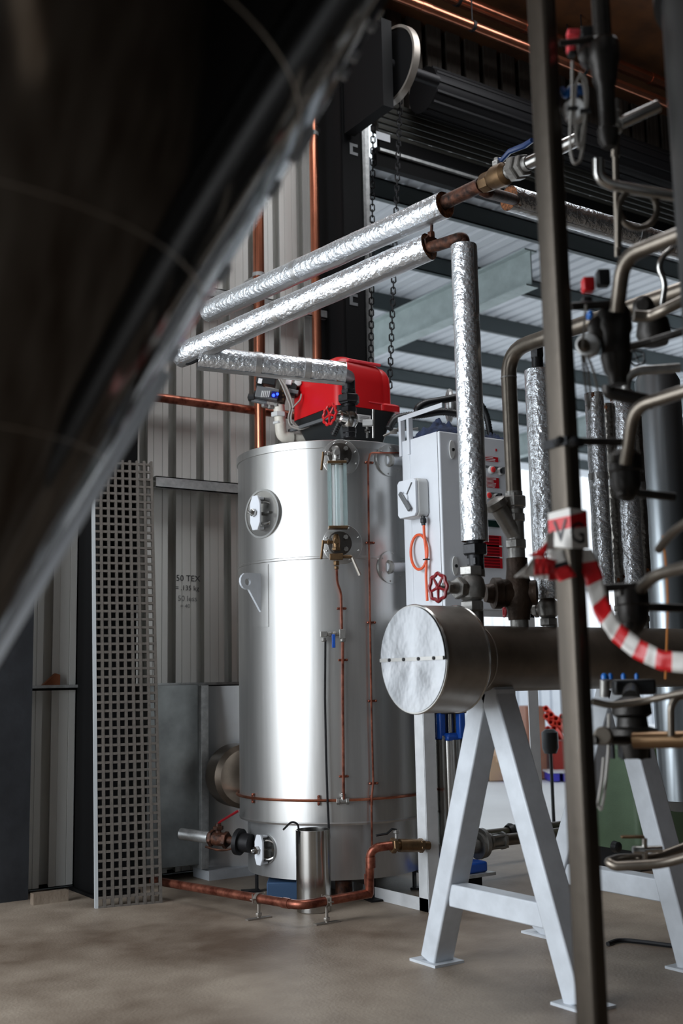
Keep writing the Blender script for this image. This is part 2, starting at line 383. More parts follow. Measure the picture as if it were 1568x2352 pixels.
for x in xk[1:]:
    c = r0.copy(); COL.objects.link(c); c.parent = cs; c.location = (x-5.0, 0, 0)
q = PZ(1000, 470, cz).y; yps = [q+1.35*k for k in range(8)]
for k, y in enumerate(yps):
    b = MB(); b.bb((4.5, y, cz-.09), (25, y+.012, cz+.118)).bb((4.5, y, cz-.09), (25, y+.07, cz-.078)).bb((4.5, y, cz+.1), (25, y+.07, cz+.118)); b.build('purlin', purl, cs, smooth=False)
# galvanised rafters and posts carrying the canopy
for nm, (ax_, ay_), (bx_, by_), dz in (('rafter', (858, 775), (1250, 620), 0),):
    zr = cz-.32; A = PZ(858, 775, zr); B_ = PZ(1560, 520, zr)
    xr = (PZ(1000, 715, zr).x)
    b = MB(); b.bb((xr-.09, WY+1.0, zr-.21), (xr+.09, Y1, zr-.19)).bb((xr-.09, WY+1.0, zr+.2), (xr+.09, Y1, zr+.22)).bb((xr-.008, WY+1.0, zr-.2), (xr+.008, Y1, zr+.2)).build('rafter', galvbeam, cs, smooth=False)
    b = MB(); x2 = xr+6.5; b.bb((x2-.09, WY+1.0, zr-.21), (x2+.09, Y1, zr-.19)).bb((x2-.09, WY+1.0, zr+.2), (x2+.09, Y1, zr+.22)).bb((x2-.008, WY+1.0, zr-.2), (x2+.008, Y1, zr+.2)).build('rafter', galvbeam, cs, smooth=False)
    MB().bb((xr-.1, Y1-.3, 0), (xr+.1, Y1-.1, zr-.2)).build('post', galvbeam, cs, smooth=False)
    MB().bb((x2-.1, Y1-.3, 0), (x2+.1, Y1-.1, zr-.2)).build('post', galvbeam, cs, smooth=False)
    MB().bb((xr-.1, WY+1.0, 0), (xr+.1, WY+1.2, zr-.2)).build('post', galvbeam, cs, smooth=False) if False else None
# white fence at the far side of the yard
fe = thing('yard_fence', 'long white ribbed fence at the far side of the yard', 'fence', (14, 22.6, 0))
def fpanel(x0):
    b = MB(); pr = []
    for k in range(6):
        a = x0+k*.4; pr += [(a, 22.6), (a+.3, 22.6), (a+.33, 22.66), (a+.38, 22.66)]
    pr.append((x0+2.4, 22.6)); n = len(pr); b.add([(x_, y_, 0) for x_, y_ in pr]+[(x_, y_, 4.2) for x_, y_ in pr], [(i, i+1, n+i+1, n+i) for i in range(n-1)])
    return b.build('fence_panel', white, fe, smooth=False)
f0 = fpanel(6.0)
for k in range(1, 16):
    c = f0.copy(); COL.objects.link(c); c.parent = fe; c.location = (2.4*k, 0, 0)
# ================================================================ BOILER
bc = PD(762, 1500, 7.85); bc = V((bc.x, bc.y, 0)); BR = .643
def PB(x, y, r=BR):           # point on the boiler's cylinder facing the camera, with outward normal and tangent
    d = ray(x, y); ox, oy = CC.x-bc.x, CC.y-bc.y
    a = d.x**2+d.y**2; b_ = 2*(ox*d.x+oy*d.y); c_ = ox*ox+oy*oy-r*r; D = max(0, b_*b_-4*a*c_)
    p = CC+d*((-b_-math.sqrt(D))/(2*a)); n = V((p.x-bc.x, p.y-bc.y, 0)).normalized(); return p, n, V((-n.y, n.x, 0))
BZ1, BZS, BZH = PB(800, 1012)[0].z, PB(760, 1282)[0].z, PB(760, 1897)[0].z
BZ0 = PB(700, 2022, .588)[0].z
bo = thing('boiler', 'tall upright stainless steel boiler standing on the concrete floor', 'boiler', bc)
b = MB(); b.rev(bc, ZA, [(BZH, BR-.012), (BZH, BR), (BZH+.012, BR+.004), (BZH+.02, BR), (BZS-.004, BR), (BZS, BR+.004), (BZS+.012, BR+.004), (BZS+.016, BR-.002), (BZ1-.05, BR-.002), (BZ1-.048, BR+.006), (BZ1, BR+.006), (BZ1+.004, BR)], 96)
b.build('shell', boilerm, bo, ang=12)
b = MB(); b.rev(bc, ZA, [(BZ1-.02, BR-.01), (BZ1+.0, BR-.02), (BZ1+.002, 0)], 64); b.build('top_plate', greym, bo)
b = MB(); b.rev(bc, ZA, [(BZ0+.02, .572), (BZ0, .588), (BZ0+.0, .59), (BZH+.01, .59), (BZH+.011, .3)], 96); b.build('base_skirt', MAT('skirt_steel', (196, 197, 198), .34, .85, (3, .12, (3, 3, .5)), (4, .05)), bo, ang=50)
for a in (160, 215, 260, 310, 20, 70):
    n = V((math.cos(math.radians(a)), math.sin(math.radians(a)), 0)); t = V((-n.y, n.x, 0)); q = bc+n*.54
    b = MB(); b.box(q+ZA*(BZ0/2+.03), (.012, .07, BZ0+.06), (n, t, ZA)); b.box(q+n*.04+ZA*.006, (.12, .08, .012), (n, t, ZA)); b.build('foot', dark, bo, smooth=False)
def plate(x, y, rpx, mat, name='cover_plate', th=.008, lift=0.0, screws=6, par=bo):
    p, n, t = PB(x, y); r = m(rpx, depth(p)); b = MB()
    b.rev(p+n*(lift-.012), n, [(0, r), (th+.010, r), (th+.012, r-.003), (th+.012, 0)], 40)
    for k in range(screws):
        a = k*2*math.pi/screws+.4; b.rev(p+(t*math.cos(a)+ZA*math.sin(a))*r*.86+n*(lift+th), n, [(-.01, .006), (.004, .006), (.006, .003), (.006, 0)], 8)
    return b.build(name, mat, par)
sheetm = MAT('cover_sheet', (186, 186, 184), .32, .9, (6, .1), (8, .08))
plate(782, 1052, 43, sheetm, screws=8); plate(786, 1250, 46, sheetm, screws=8); plate(892, 1058, 37, sheetm); plate(897, 1303, 38, sheetm)
# curved doubler sheet with rivets where the lug sits
def patch(x0, y0, x1, y1, name, mat, th=.004):
    b = MB(); n = 8; vs = []
    for i in range(n+1):
        x = x0+(x1-x0)*i/n; pt, nn, tt = PB(x, y0); pb_, _, _ = PB(x, y1); zt_, zb_ = pt.z, pb_.z
        for z in (zt_, zb_): vs += [V((pt.x, pt.y, z))-nn*.006, V((pt.x, pt.y, z))+nn*th]
    fs = []
    for i in range(n): a, c = i*4, (i+1)*4; fs += [(a+1, c+1, c+3, a+3), (a, c, c+1, a+1), (a+2, c+2, c+3, a+3)]
    fs += [(0, 1, 3, 2), (n*4, n*4+1, n*4+3, n*4+2)]
    return MB().add(vs, fs).build(name, mat, bo, ang=50)
patch(577, 1296, 616, 1440, 'doubler_sheet', boilerm)
# hand holes with clamp yokes
def handhole(x, y, rpx, deep, name, yoke_h, r_b=BR):
    p, n, t = PB(x, y, r_b); r = m(rpx, depth(p)); b = MB()
    u = -t if (-t).dot(CR) > 0 else t
    b.ring(p-n*.05, n, r*.92, r, .056, 40); h = b.build(name, sheetm, bo)
    q = MB(); q.rev(p-n*.012, n, [(0, r*.94), (.014, r*.94), (.014, 0)], 36); q.build('hole_cover', steel, h)
    q = MB(); H = yoke_h; W_ = H*.42
    poly = [(-W_*.5, -H), (W_*.5, -H), (W_, -H*.55), (W_, H*.55), (W_*.5, H), (-W_*.5, H), (-W_, H*.55), (-W_, -H*.55)]
    q.prism(poly, p+n*.05, t, ZA, n, .018)
    q.box(p+n*.03+ZA*H*.86, (W_*1.1, .05, H*.16), (t, n, ZA)); q.box(p+n*.03-ZA*H*.86, (W_*1.1, .05, H*.16), (t, n, ZA))
    q.build('clamp_yoke', white, h, bevel=.004)
    q = MB(); q.rev(p, n, [(0, .012), (.125, .012), (.128, .008)], 12); q.hexn(p+n*.085, n, .026, .026); q.build('clamp_bolt', steel, h)
    q = MB(); q.torus(p+n*.02+u*W_*.9, (n+u*.8).normalized(), H*.62, .008, 28, 6); q.bar(p+n*.01+u*W_*.2, p+n*.01+u*(W_*1.8), .014, .02, ZA); q.build('lifting_bow', steel, h)
handhole(602, 1180, 57, .03, 'hand_hole', .115)
handhole(612, 1950, 34, .03, 'hand_hole', .095, .59)
# lifting lug
p, n, t = PB(596, 1362); d0 = depth(p); L = m(47, d0)/.78; zt, zb = PB(596, 1318)[0].z-p.z, PB(596, 1413)[0].z-p.z
poly = [(-.01, zb), (-.01, zt)]+[(L-.055+.055*math.sin(a), zt-.055+.055*math.cos(a)) for a in [i*math.pi/10*1.35 for i in range(9)]]
b = MB(); hole = [(L-.06+.024*math.cos(a), zt-.06+.024*math.sin(a)) for a in [i*2*math.pi/16 for i in range(16)]]
def plate_hole(b, poly, hole, p, u, v, nn, h):
    import mathutils.geometry as G
    tri = G.tessellate_polygon([[V((a, c, 0)) for a, c in poly], [V((a, c, 0)) for a, c in hole]]); pts = poly+hole; N = len(pts)
    vs = [V(p)+V(u)*a+V(v)*c for a, c in pts]; vs += [q+V(nn)*h for q in vs]
    fs = [tuple(f) for f in tri]+[tuple(i+N for i in f) for f in tri]; P = len(poly); H = len(hole)
    fs += [(i, (i+1) % P, (i+1) % P+N, i+N) for i in range(P)]+[(P+i, P+(i+1) % H, P+(i+1) % H+N, P+i+N) for i in range(H)]
    b.add(vs, fs)
plate_hole(b, poly, hole, p, n, ZA, t, .018); b.build('lifting_lug', aframe, bo, smooth=False)
def ontube(path, r, name, mat, par, off=.012, bend=.02, seg=6):
    pts = []
    for i in range(len(path)-1):
        (x0, y0), (x1, y1) = path[i], path[i+1]; n_ = max(1, int(abs(x1-x0)/18))
        for k in range(n_): pts.append(PB(x0+(x1-x0)*k/n_, y0+(y1-y0)*k/n_, BR+off)[0])
    pts.append(PB(*path[-1], BR+off)[0]); return MB().tube(pts, r, seg, bend).build(name, mat, par)
def clip(x, y, par, vert=True):
    p, n, t = PB(x, y, BR+.005); b = MB(); ax = t if vert else ZA
    b.box(p+n*.012, (.05 if vert else .014, .006, .014 if vert else .05), (t, n, ZA))
    for s in (-1, 1): b.rev(p+ax*s*.024, n, [(0, .008), (.014, .008), (.018, .004), (.018, 0)], 8)
    b.build('clip', copperd, par)
# ring pipe around the boiler
rp_z = PB(760, 1838)[0].z
rg = thing('ring_pipe', 'thin copper ring pipe clipped low around the boiler shell', 'pipe', (bc.x, bc.y, rp_z))
MB().torus(V((bc.x, bc.y, rp_z)), ZA, BR+.018, .009, 96, 6).build('tube', copper, rg)
for x in (583, 732, 852): clip(x, 1838 if x > 600 else 1833, rg, False)
p, n, t = PB(787, 1840, BR+.018); b = MB(); b.rev(p-t*.035, t, [(0, .016), (.07, .016)], 10); b.rev(p, ZA, [(0, .015), (.05, .013)], 10); b.hexn(p-t*.03, t, .022, .02); b.hexn(p+t*.03, t, .022, .02); b.hexn(p+ZA*.035, ZA, .02, .02); b.build('tee', castm, rg)
# capillary line from the cabinet
cp = thing('sensing_line', 'thin copper sensing line running down the right of the boiler front', 'pipe', PB(852, 1940, BR)[0])
ontube([(930, 1040), (850, 1040), (845, 1062), (847, 1250), (850, 1450), (853, 1640), (857, 1795), (853, 1838), (854, 1945)], .0065, 'tube', copperd, cp, .03)
for y in (1063, 1247, 1430, 1610, 1799): clip(846+(y-1060)*.014, y, cp)
# ---------------------------------------------------------------- sight glass
GO = .085
sg = thing('sight_glass', 'water level sight glass with bronze cocks on the boiler front', 'gauge', PB(773, 1300, BR)[0])
for y in (1046, 1249):
    p, n, t = PB(779, y); r = m(28, depth(p)); b = MB(); b.rev(p, n, [(0, r), (.028, r), (.03, r-.003), (.03, 0)], 32)
    b.build('flange', MAT('flange_dark', (84, 80, 76), .35, .8) if y < 1100 else bpy.data.materials['flange_dark'], sg)
    for k in range(4):
        a = math.pi/4+k*math.pi/2; MB().hexn(p+(t*math.cos(a)+ZA*math.sin(a))*r*.7+n*.037, n, .016, .016).build('flange_bolt', castm, sg)
    q = PB(772, y-4, BR+GO)[0]; q2 = PB(772, y, BR)[0]; b = MB(); b.cyl(q2, q, .02, seg=12); b.rev(q-ZA*.05, ZA, [(0, .018), (.02, .024), (.06, .026), (.09, .02), (.1, .012)], 12); b.hexn(q+n*.03, n, .02, .025); b.hexn(q-ZA*.045, ZA, .028, .02)
    tt = t if t.dot(CR) < 0 else -t; b.cyl(q, q+tt*.08, .011, seg=10); b.hexn(q+tt*.05, tt, .017, .016); b.build('cock_body', castm if y < 1100 else brassm, sg)
    MB().tube([q+tt*.085+ZA*.012, q+tt*.085-ZA*.005, q+tt*.10-ZA*.11+n*.01], .0085, 8).build('lever', brassm, sg)
zt_, zb_ = PB(773, 1063, BR+GO)[0], PB(773, 1212, BR+GO)[0]; n = PB(773, 1100)[1]; t = V((-n.y, n.x, 0))
hw_ = m(21, depth(zt_))
for z, hh in ((zt_.z, .016), (zb_.z, .018)): MB().box((zt_.x, zt_.y, z), (hw_*2.1, .07, hh), (t, n, ZA)).build('end_plate', brassm, sg, bevel=.003)
MB().rev(V((zt_.x, zt_.y, zb_.z)), ZA, [(0, .017), (zt_.z-zb_.z, .017)], 20).build('glass_tube', glassm, sg)
for s in (-1, 1):
    for f_ in (-.025, .025): MB().box(V((zt_.x, zt_.y, (zt_.z+zb_.z)/2))+t*s*hw_*.86+n*f_, (.022, .008, zt_.z-zb_.z-.012), (t, n, ZA)).build('guard_pane', glassm, sg, smooth=False)
MB().box(V((zt_.x, zt_.y, (zt_.z+zb_.z)/2))-n*.035, (hw_*1.5, .004, zt_.z-zb_.z-.012), (t, n, ZA)).build('back_plate', whitelab, sg, smooth=False)
q = PB(772, 1279, BR+GO)[0]; b = MB(); b.box(q, (.085, .035, .04), (t, n, ZA)); b.hexn(q-ZA*.04, ZA, .02, .03); b.hexn(q-ZA*.07, ZA, .016, .02)
tr = t if t.dot(CR) > 0 else -t; b.cyl(q, q+tr*.1, .011, seg=10); b.build('drain_cock', brassm, sg, bevel=.003)
MB().tube([q+tr*.095+ZA*.01, q+tr*.1, q+tr*.15-ZA*.12], [.009, .009, .012], 8).build('drain_lever', steelrub, sg)
# drain lines below it
dl = thing('drain_line', 'copper drain line with small blue valve below the sight glass', 'pipe', PB(789, 1835, BR)[0])
A = PB(773, 1303, BR+GO-.01)[0]
pts = [A, PB(774, 1338, BR+.07)[0], PB(783, 1362, BR+.04)[0], PB(785, 1450, BR+.03)[0]]; MB().tube(pts, .008, 6, .03).build('upper_tube', copperd, dl)
pa, na, ta = PB(786, 1456, BR+.035); tl = ta if ta.dot(CR) < 0 else -ta
b = MB(); b.box(pa, (.04, .035, .06), (tl, na, ZA)); b.cyl(pa, pa+tl*.12, .012, seg=10); b.hexn(pa+tl*.05, tl, .018, .016); b.hexn(pa+tl*.08, tl, .018, .016); b.box(pa+tl*.12, (.04, .035, .035), (tl, na, ZA)); b.hexn(pa-ZA*.04, ZA, .02, .022); b.hexn(pa+tl*.12-ZA*.035, ZA, .017, .025); b.build('valve_block', castm, dl, bevel=.003)
MB().box(pa+tl*.06-ZA*.045+na*.03, (.022, .006, .085), (tl, na, ZA)).build('blue_lever', blue, dl, bevel=.004)
ontube([(787, 1475), (787, 1600), (788, 1700), (789, 1836)], .0085, 'right_tube', copperd, dl, .03)
ontube([(747, 1470), (746, 1600), (749, 1750), (752, 1840), (756, 1925)], .007, 'left_tube', blackc, dl, .04)
for x, y in ((784, 1398), (787, 1516), (789, 1783)): clip(x, y, dl)
# ---------------------------------------------------------------- pot in front of the boiler
pp = PZ(721, 2092, .0); pr_ = m(40, depth(pp)); hz = (PD(721, 1908, depth(pp)).z)-.03
pot = thing('steel_pot', 'plain stainless steel cylinder pot standing in front of the boiler', 'pot', (pp.x, pp.y, 0))
b = MB(); b.rev((pp.x, pp.y, 0), ZA, [(.0, pr_-.004), (.004, pr_), (hz+.03, pr_), (hz+.03, pr_-.004), (.01, pr_-.004), (.01, 0)], 48); b.build('body', steel, pot)
sp = thing('siphon_tube', 'thin bent tube hooked over the rim of the steel pot', 'tube', (pp.x, pp.y, .02))
dq = depth(pp); k_ = [PD(686, 1925, dq), PD(685, 1893, dq), PD(670, 1886, dq), PD(650, 1906, dq)]; MB().tube([V((pp.x-.03, pp.y, .02)), k_[0], k_[1], k_[2], k_[3]], .006, 6, .06).build('tube', dark, sp)
# ---------------------------------------------------------------- floor copper drain pipe and its stands
fp = thing('drain_pipe', 'old copper drain pipe running low across the floor in front of the boiler', 'pipe', PZ(680, 2100, 0))
P1 = PZ(350, 2022, .10); P2 = PZ(690, 2080, .12); P3 = PZ(848, 2052, .13); d3 = depth(P3); P4 = PD(850, 1948, d3-.02); P5 = PD(900, 1942, d3+.0)
P6 = PD(985, 1942, d3+.12)
pr = m(10.5, 6.5)
MB().tube([P1, P2, P3], pr, 14, .08).tube([P3-ZA*.01+(P2-P3)*.02, P3, P4, P5], pr, 14, .1).build('pipe', copperd, fp)
for q, ax in ((P4-ZA*.08, ZA), (P3+ZA*.08, ZA), (P2+(P1-P2).normalized()*.12, P1-P2)): MB().rev(q, ax, [(-.03, pr*1.12), (.03, pr*1.12)], 14).build('collar', copperd, fp)
for (x, y, fx, fy) in ((604, 2062, 605, 2112), (748, 2070, 767, 2118)):
    t_ = (x-350)/(690-350) if x < 690 else (x-690)/(848-690); q = P1.lerp(P2, t_) if x < 690 else P2.lerp(P3, t_)
    st = thing('pipe_stand', 'small floor stand clamping the copper pipe, '+('left one' if x < 690 else 'right one by the steel pot'), 'pipe stand', (q.x, q.y, 0))
    b = MB(); b.cyl((q.x, q.y, 0), (q.x, q.y, q.z-pr), .009, seg=8); b.hexn((q.x, q.y, .025), ZA, .018, .02); b.build('rod', steelrub, st)
    b = MB(); b.box((q.x, q.y, .004), (.16, .035, .008)); b.build('foot_plate', steelrub, st, smooth=False)
    dd = (P2-P1).normalized() if x < 690 else (P3-P2).normalized(); sdv = dd.cross(ZA).normalized(); b = MB(); b.ring(q-dd*.012, dd, pr, pr+.006, .024, 20)
    for s in (-1, 1): b.box(q+sdv*s*(pr+.015), (.03, .025, .006), (sdv, dd, ZA)); b.cyl(q+sdv*s*(pr+.02)-ZA*.02, q+sdv*s*(pr+.02)+ZA*.03, .004, seg=6)
    b.build('clamp', steelrub, st)
bv = thing('blowdown_valve', 'brass ball valve with thin black lever at the boiler foot', 'valve', P5)
dv = (P6-P5).normalized(); b = MB(); b.hexn(P5+dv*.01, dv, pr*1.7, .03); b.cyl(P5+dv*.02, P6, pr*.95, seg=14); b.cyl(P5+dv*.05, P5+dv*.19, pr*1.45, seg=14); b.hexn(P5+dv*.2, dv, pr*1.6, .03); b.build('body', brassm, bv)
s0 = PD(911, 1938, d3+.05); b = MB(); b.cyl(s0, s0+ZA*.075, .012, seg=8); b.hexn(s0+ZA*.07, ZA, .02, .02); b.build('stem', castm, bv)
MB().tube([s0+ZA*.08, s0+ZA*.085-dv*.03, PD(888, 1915, d3+.02), PD(863, 1919, d3)], .007, 6).build('lever', black, bv)
# back-left outlet with red lever valve, behind the boiler's left edge
lv = thing('outlet_valve', 'dirty bronze outlet valve with red lever at left of the boiler', 'valve', PD(500, 1930, 7.45))
d_ = 7.5; A, B_ = PD(415, 1915, 7.6), PD(560, 1935, 7.4); dv = (B_-A).normalized()
MB().cyl(A, A.lerp(B_, .45), .038, seg=14).build('hose_end', galv, lv)
b = MB(); b.cyl(A.lerp(B_, .3), B_, .026, seg=12); b.cyl(A.lerp(B_, .5), A.lerp(B_, .72), .045, seg=12); b.hexn(A.lerp(B_, .5), dv, .055, .03); b.hexn(A.lerp(B_, .72), dv, .055, .03); q = A.lerp(B_, .6); b.cyl(q, q+ZA*.1, .02, seg=10); b.hexn(q+ZA*.07, ZA, .035, .025); b.tube([A.lerp(B_, .4)-ZA*.06, A.lerp(B_, .6)-ZA*.075, A.lerp(B_, .85)-ZA*.05, A.lerp(B_, .95)+ZA*.08], .008, 6, .05); b.build('body', rust, lv)
b = MB(); b.rev(B_-dv*.05, dv, [(0, .085), (.03, .085), (.03, .06), (.1, .06)], 24); b.build('flange', dark, lv)
MB().tube([q+ZA*.10, q+ZA*.115+dv*.02, PD(548, 1862, 7.4)], [.006, .008, .009], 6).build('lever', darkred, lv)
# ================================================================ GRATING leaning on the wall
g0, g1 = PZ(222, 2087, 0), PZ(370, 2074, 0)
gd = (g1-g0); GW = gd.length; gx = gd.normalized()
def gtop(x, y): return PY(x, y, 7.22)
gt1 = gtop(325, 1068); gup = (gt1-g1); GH = gup.length; gup = gup.normalized(); gup = (gup-gx*gup.dot(gx)).normalized(); gn = gx.cross(gup).normalized()
if gn.y > 0: gn = -gn
gr = thing('floor_grating', 'tall sheet of square-mesh floor grating leaning upright against the wall', 'grating', g0)
NC, NR = 8, 53; TH = .038
cw_ = GW/NC; rh = GH/NR
for i in range(NC+1):
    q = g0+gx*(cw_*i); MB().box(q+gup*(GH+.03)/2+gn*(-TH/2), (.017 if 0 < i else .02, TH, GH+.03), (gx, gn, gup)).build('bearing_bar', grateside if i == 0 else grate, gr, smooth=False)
rb = MB(); 
for j in range(NR+1):
    q = g0+gup*(rh*j+.005); o = MB().box(q+gx*GW/2-gn*TH*.30, (GW, TH*.5, .016), (gx, gn, gup)).build('cross_bar', grate, gr, smooth=False)
# ================================================================ galvanised duct panels and fan behind the boiler
dp = thing('duct_casing', 'grey galvanised duct casing against the wall behind the grating', 'duct', (3.6, WY-.3, 0))
def ypanel(x0, y0, x1, y1, Y, th, name, mt, par, bev=0):
    a, c = PY(x0, y0, Y), PY(x1, y1, Y); b = MB().bb((a.x, Y, c.z), (c.x, Y+th, a.z)); return b.build(name, mt, par, smooth=False, bevel=bev)
galvp = MAT('galvanised_panel', (122, 126, 126), .4, .65, (4, .3), (8, .15))
ypanel(338, 1574, 462, 1985, WY-.26, .2, 'side_panel', galvp, dp, .004)
ypanel(462, 1574, 480, 1995, WY-.3, .24, 'corner_flange', galv, dp, .003)
sp_ = thing('steel_splash_panel', 'bright bent stainless panel behind the left edge of the boiler', 'panel', (3.9, WY-.34, 0))
a_, c_ = PY(480, 1576, WY-.3), PY(640, 2000, WY-.3); b = MB(); n_ = 14; pr = []
for k in range(n_+1):
    f_ = k/n_; pr.append((a_.x+(c_.x-a_.x)*f_, WY-.06-.30*math.sin(f_*math.pi*.55)))
b.add([(x_, y_, c_.z) for x_, y_ in pr]+[(x_, y_, a_.z) for x_, y_ in pr]+[(x_, y_+.01, c_.z) for x_, y_ in pr]+[(x_, y_+.01, a_.z) for x_, y_ in pr], [(i, i+1, n_+2+i, n_+1+i) for i in range(n_)]+[(2*(n_+1)+i, 3*(n_+1)+i, 3*(n_+1)+i+1, 2*(n_+1)+i+1) for i in range(n_)])
b.build('sheet', MAT('bright_panel', (206, 208, 210), .3, .7, (3, .06), (3.5, .5)), sp_, ang=60)
ypanel(480, 2002, 640, 2016, WY-.34, .25, 'bottom_ledge', aframe, sp_)
fn = thing('fan_casing', 'dark round fan casing low behind the left edge of the boiler', 'fan', PD(560, 1780, 7.9))
q = PD(568, 1782, 7.95); r = m(72, 7.95)
MB().rev(q-CF*.0+V((0, .2, 0)), V((-.15, -1, 0)), [(0, r*.85), (.02, r), (.22, r), (.26, r*.86), (.27, r*.3), (.25, 0)], 36).build('housing', MAT('fan_steel', (104, 94, 84), .35, .8, (5, .3)), fn)
# dark sheet pile and post at the far left
lp = thing('dark_sheet', 'large dark sheet standing at the left edge of the room', 'panel', PZ(30, 2050))
a = PY(70, 1700, 7.52); a.z = 0; bq = a+V((-1.6, -.04, 0)); dd = (bq-a).normalized(); MB().box((a+bq)/2+ZA*1.35+V((0, .0, 0)), ((bq-a).length, .03, 2.7), (dd, dd.cross(ZA), ZA)).build('sheet', MAT('dark_board', (44, 46, 50), .55, .2, (5, .3), (30, .2)), lp, smooth=False)
b = MB(); a2 = PY(118, 2030, 7.35); b.bb((a2.x-.14, 7.28, 0), (a2.x+.09, 7.34, .07)); tag(b.build('concrete_kerb', concrete, smooth=False), 'low pale concrete block on the floor at the foot of the dark column', 'kerb')
orr = PY(140, 1560, 7.5); tag(MB().prism([(-.07, -.02), (.05, -.02), (.05, .05), (.02, .06)], V((orr.x, 7.652, LZ+.02)), XA, ZA, YA, .045).build('orange_block', MAT('orange_foam', (110, 62, 34), .8), smooth=False), 'small orange-brown wedge on the wall ledge beside the dark column', 'block')
# ================================================================ COPPER PIPES
def vpipe(x, y0, y1, Y, rpx, label, z0=None):
    a = PY(x, y0, Y); c = PY(x, y1, Y); t = thing('copper_pipe', label, 'pipe', (a.x, Y, 0 if z0 is None else z0)); r = m(rpx, depth(a))
    MB().cyl((a.x, Y, z0 or 0), (a.x, Y, CZ), r, seg=20).build('pipe', copper, t)
    for z in (2.1, 3.0, 4.55, 5.9):
        b = MB(); b.ring((a.x, Y, z), ZA, r, r+.006, .03, 20); b.bb((a.x-.01, Y+r, z), (a.x+.01, WY-.001, z+.03)); b.build('bracket', galv, t, smooth=False)
    return t
vpipe(594, 640, 1000, WY-.22, 13, 'thick upright copper pipe on the ribbed wall left of the red burner', 1.4)
vpipe(721, 420, 800, WY-.2, 10.5, 'slimmer upright copper pipe rising behind the red burner')
a, c = PY(330, 905, WY-.12), PY(660, 956, WY-.12); hc = thing('copper_pipe', 'dull brown copper pipe running level along the ribbed wall', 'pipe', a)
MB().cyl((a.x-.5, WY-.12, (a.z+c.z)/2), (4.9, WY-.12, (a.z+c.z)/2), m(10.5, 8.5), seg=16).build('pipe', copperd, hc)
YO = 7.0
zo1, zo2 = PY(1225, 82, YO).z, PY(1225, 118, YO).z
for z, YO, rr, lb in ((PY(1140, 35, YO).z, YO, 14, 'upper thick copper pipe crossing high under the roof'), (PY(1100, 66, 6.82).z, 6.82, 10.5, 'lower copper pipe crossing high under the roof')):
    t = thing('overhead_pipe', lb, 'pipe', (6, YO, z)); r = m(rr, 10.3); MB().cyl((4.2, YO, z), (12, YO, z), r, seg=20).build('pipe', copper, t)
    for x in (5.55, 6.9, 8.6, 10.2):
        MB().rev((x, YO, z), XA, [(-.05, r*1.08), (.05, r*1.08)], 20).build('coupling', copper, t)
        MB().ring((x+.5, YO, z), XA, r, r+.008, .03, 20).cyl((x+.515, YO, z+r), (x+.515, YO, CZ), .006, seg=6).build('hanger', dark, t)
# conduit between the two
# ================================================================ FOIL LAGGED PIPES
def foilpipe(name, label, a, b, r, mt=foil, ends=(1, 1), amp=.026, tape=True, sq=1, bands=1, seed=0, seg=26):
    a, b = V(a), V(b); t = thing(name, label, 'pipe', a if a.z < b.z else b); u, v, ax = frame(b-a); L = (b-a).length; n = max(10, int(L/.022)); B = MB(); vs = []; fs = []
    for i in range(n+1):
        c = a+ax*(L*i/n)
        for j in range(seg):
            an = 2*math.pi*j/seg; d = u*math.cos(an)+v*math.sin(an)
            q = noise.noise(V((i*.33*L/n/.022+seed, math.cos(an)*1.6, math.sin(an)*1.6)))+.6*noise.noise(V((i*.9+seed, math.cos(an)*4, math.sin(an)*4)))
            vs.append(c+d*r*(1+amp*q))
    for i in range(n):
        for j in range(seg):
            j2 = (j+1) % seg; fs.append((i*seg+j, i*seg+j2, (i+1)*seg+j2, (i+1)*seg+j))
    B.add(vs, fs); B.build('foil_jacket', mt, t, ang=28)
    for e, c, s in ((ends[0], a, 1), (ends[1], b, -1)):
        if e: B = MB(); B.ring(c+ax*s*.004, ax*s, r*.42, r*.985, .05, 24); B.build('lagging', wool, t)
    if tape:
        B = MB(); sd = tape if isinstance(tape, V) else v; w2 = sd.cross(ax).normalized(); arc = []
        for q in (-.5, -.25, 0, .25, .5): arc.append((sd*math.cos(q)+w2*math.sin(q))*r*(1+amp*.75))
        nn = max(6, int(L/.06)); vs = []
        for i in range(nn+1):
            wv = 1+.012*math.sin(i*1.7+seed)
            vs += [a+ax*(L*i/nn)+d*wv for d in arc]
        B.add(vs, [(i*5+j, i*5+j+1, i*5+j+6, i*5+j+5) for i in range(nn) for j in range(4)]); B.build('seam_tape', tapef, t)
    for k in range(bands):
        f_ = (k+1)/(bands+1)+.05; c = a+ax*L*f_; B = MB(); B.ring(c, ax, r*(.99), r*(1+amp*.9), .035, 26); B.build('joint_tape', tapef, t)
    return t
XU = 3.48
up_a, up_b = PX(1022, 470, XU), PX(478, 716, XU)
up_b = PD(478, 716, 7.2)
foilpipe('foil_pipe', 'upper of the two long foil-wrapped pipes slanting across the picture', up_a, up_b, m(31, depth(up_a)), seed=3)
lo_a = PX(985, 566, XU); lo_b = PD(412, 818, 6.85)
foilpipe('foil_pipe', 'lower of the two long foil-wrapped pipes, beneath its twin', lo_a, lo_b, m(32, depth(lo_a)), seed=9)
sh_a, sh_b = PD(455, 822, 6.75), PD(792, 858, 6.9)
foilpipe('foil_pipe', 'short foil-wrapped pipe passing in front of the red burner', sh_a, sh_b, m(27, 6.85), ends=(0, 1), seed=15, bands=2, amp=.05)
tt_ = thing('pipe_link', 'small dark pipe elbow joining the lower lagged pipes at their left end', 'pipe', lo_b); MB().tube([lo_b+(lo_a-lo_b)*.02, lo_b+(lo_b-lo_a).normalized()*.02, PD(430, 834, 6.8), sh_a], .02, 10, .04).build('elbow', blackc, tt_)
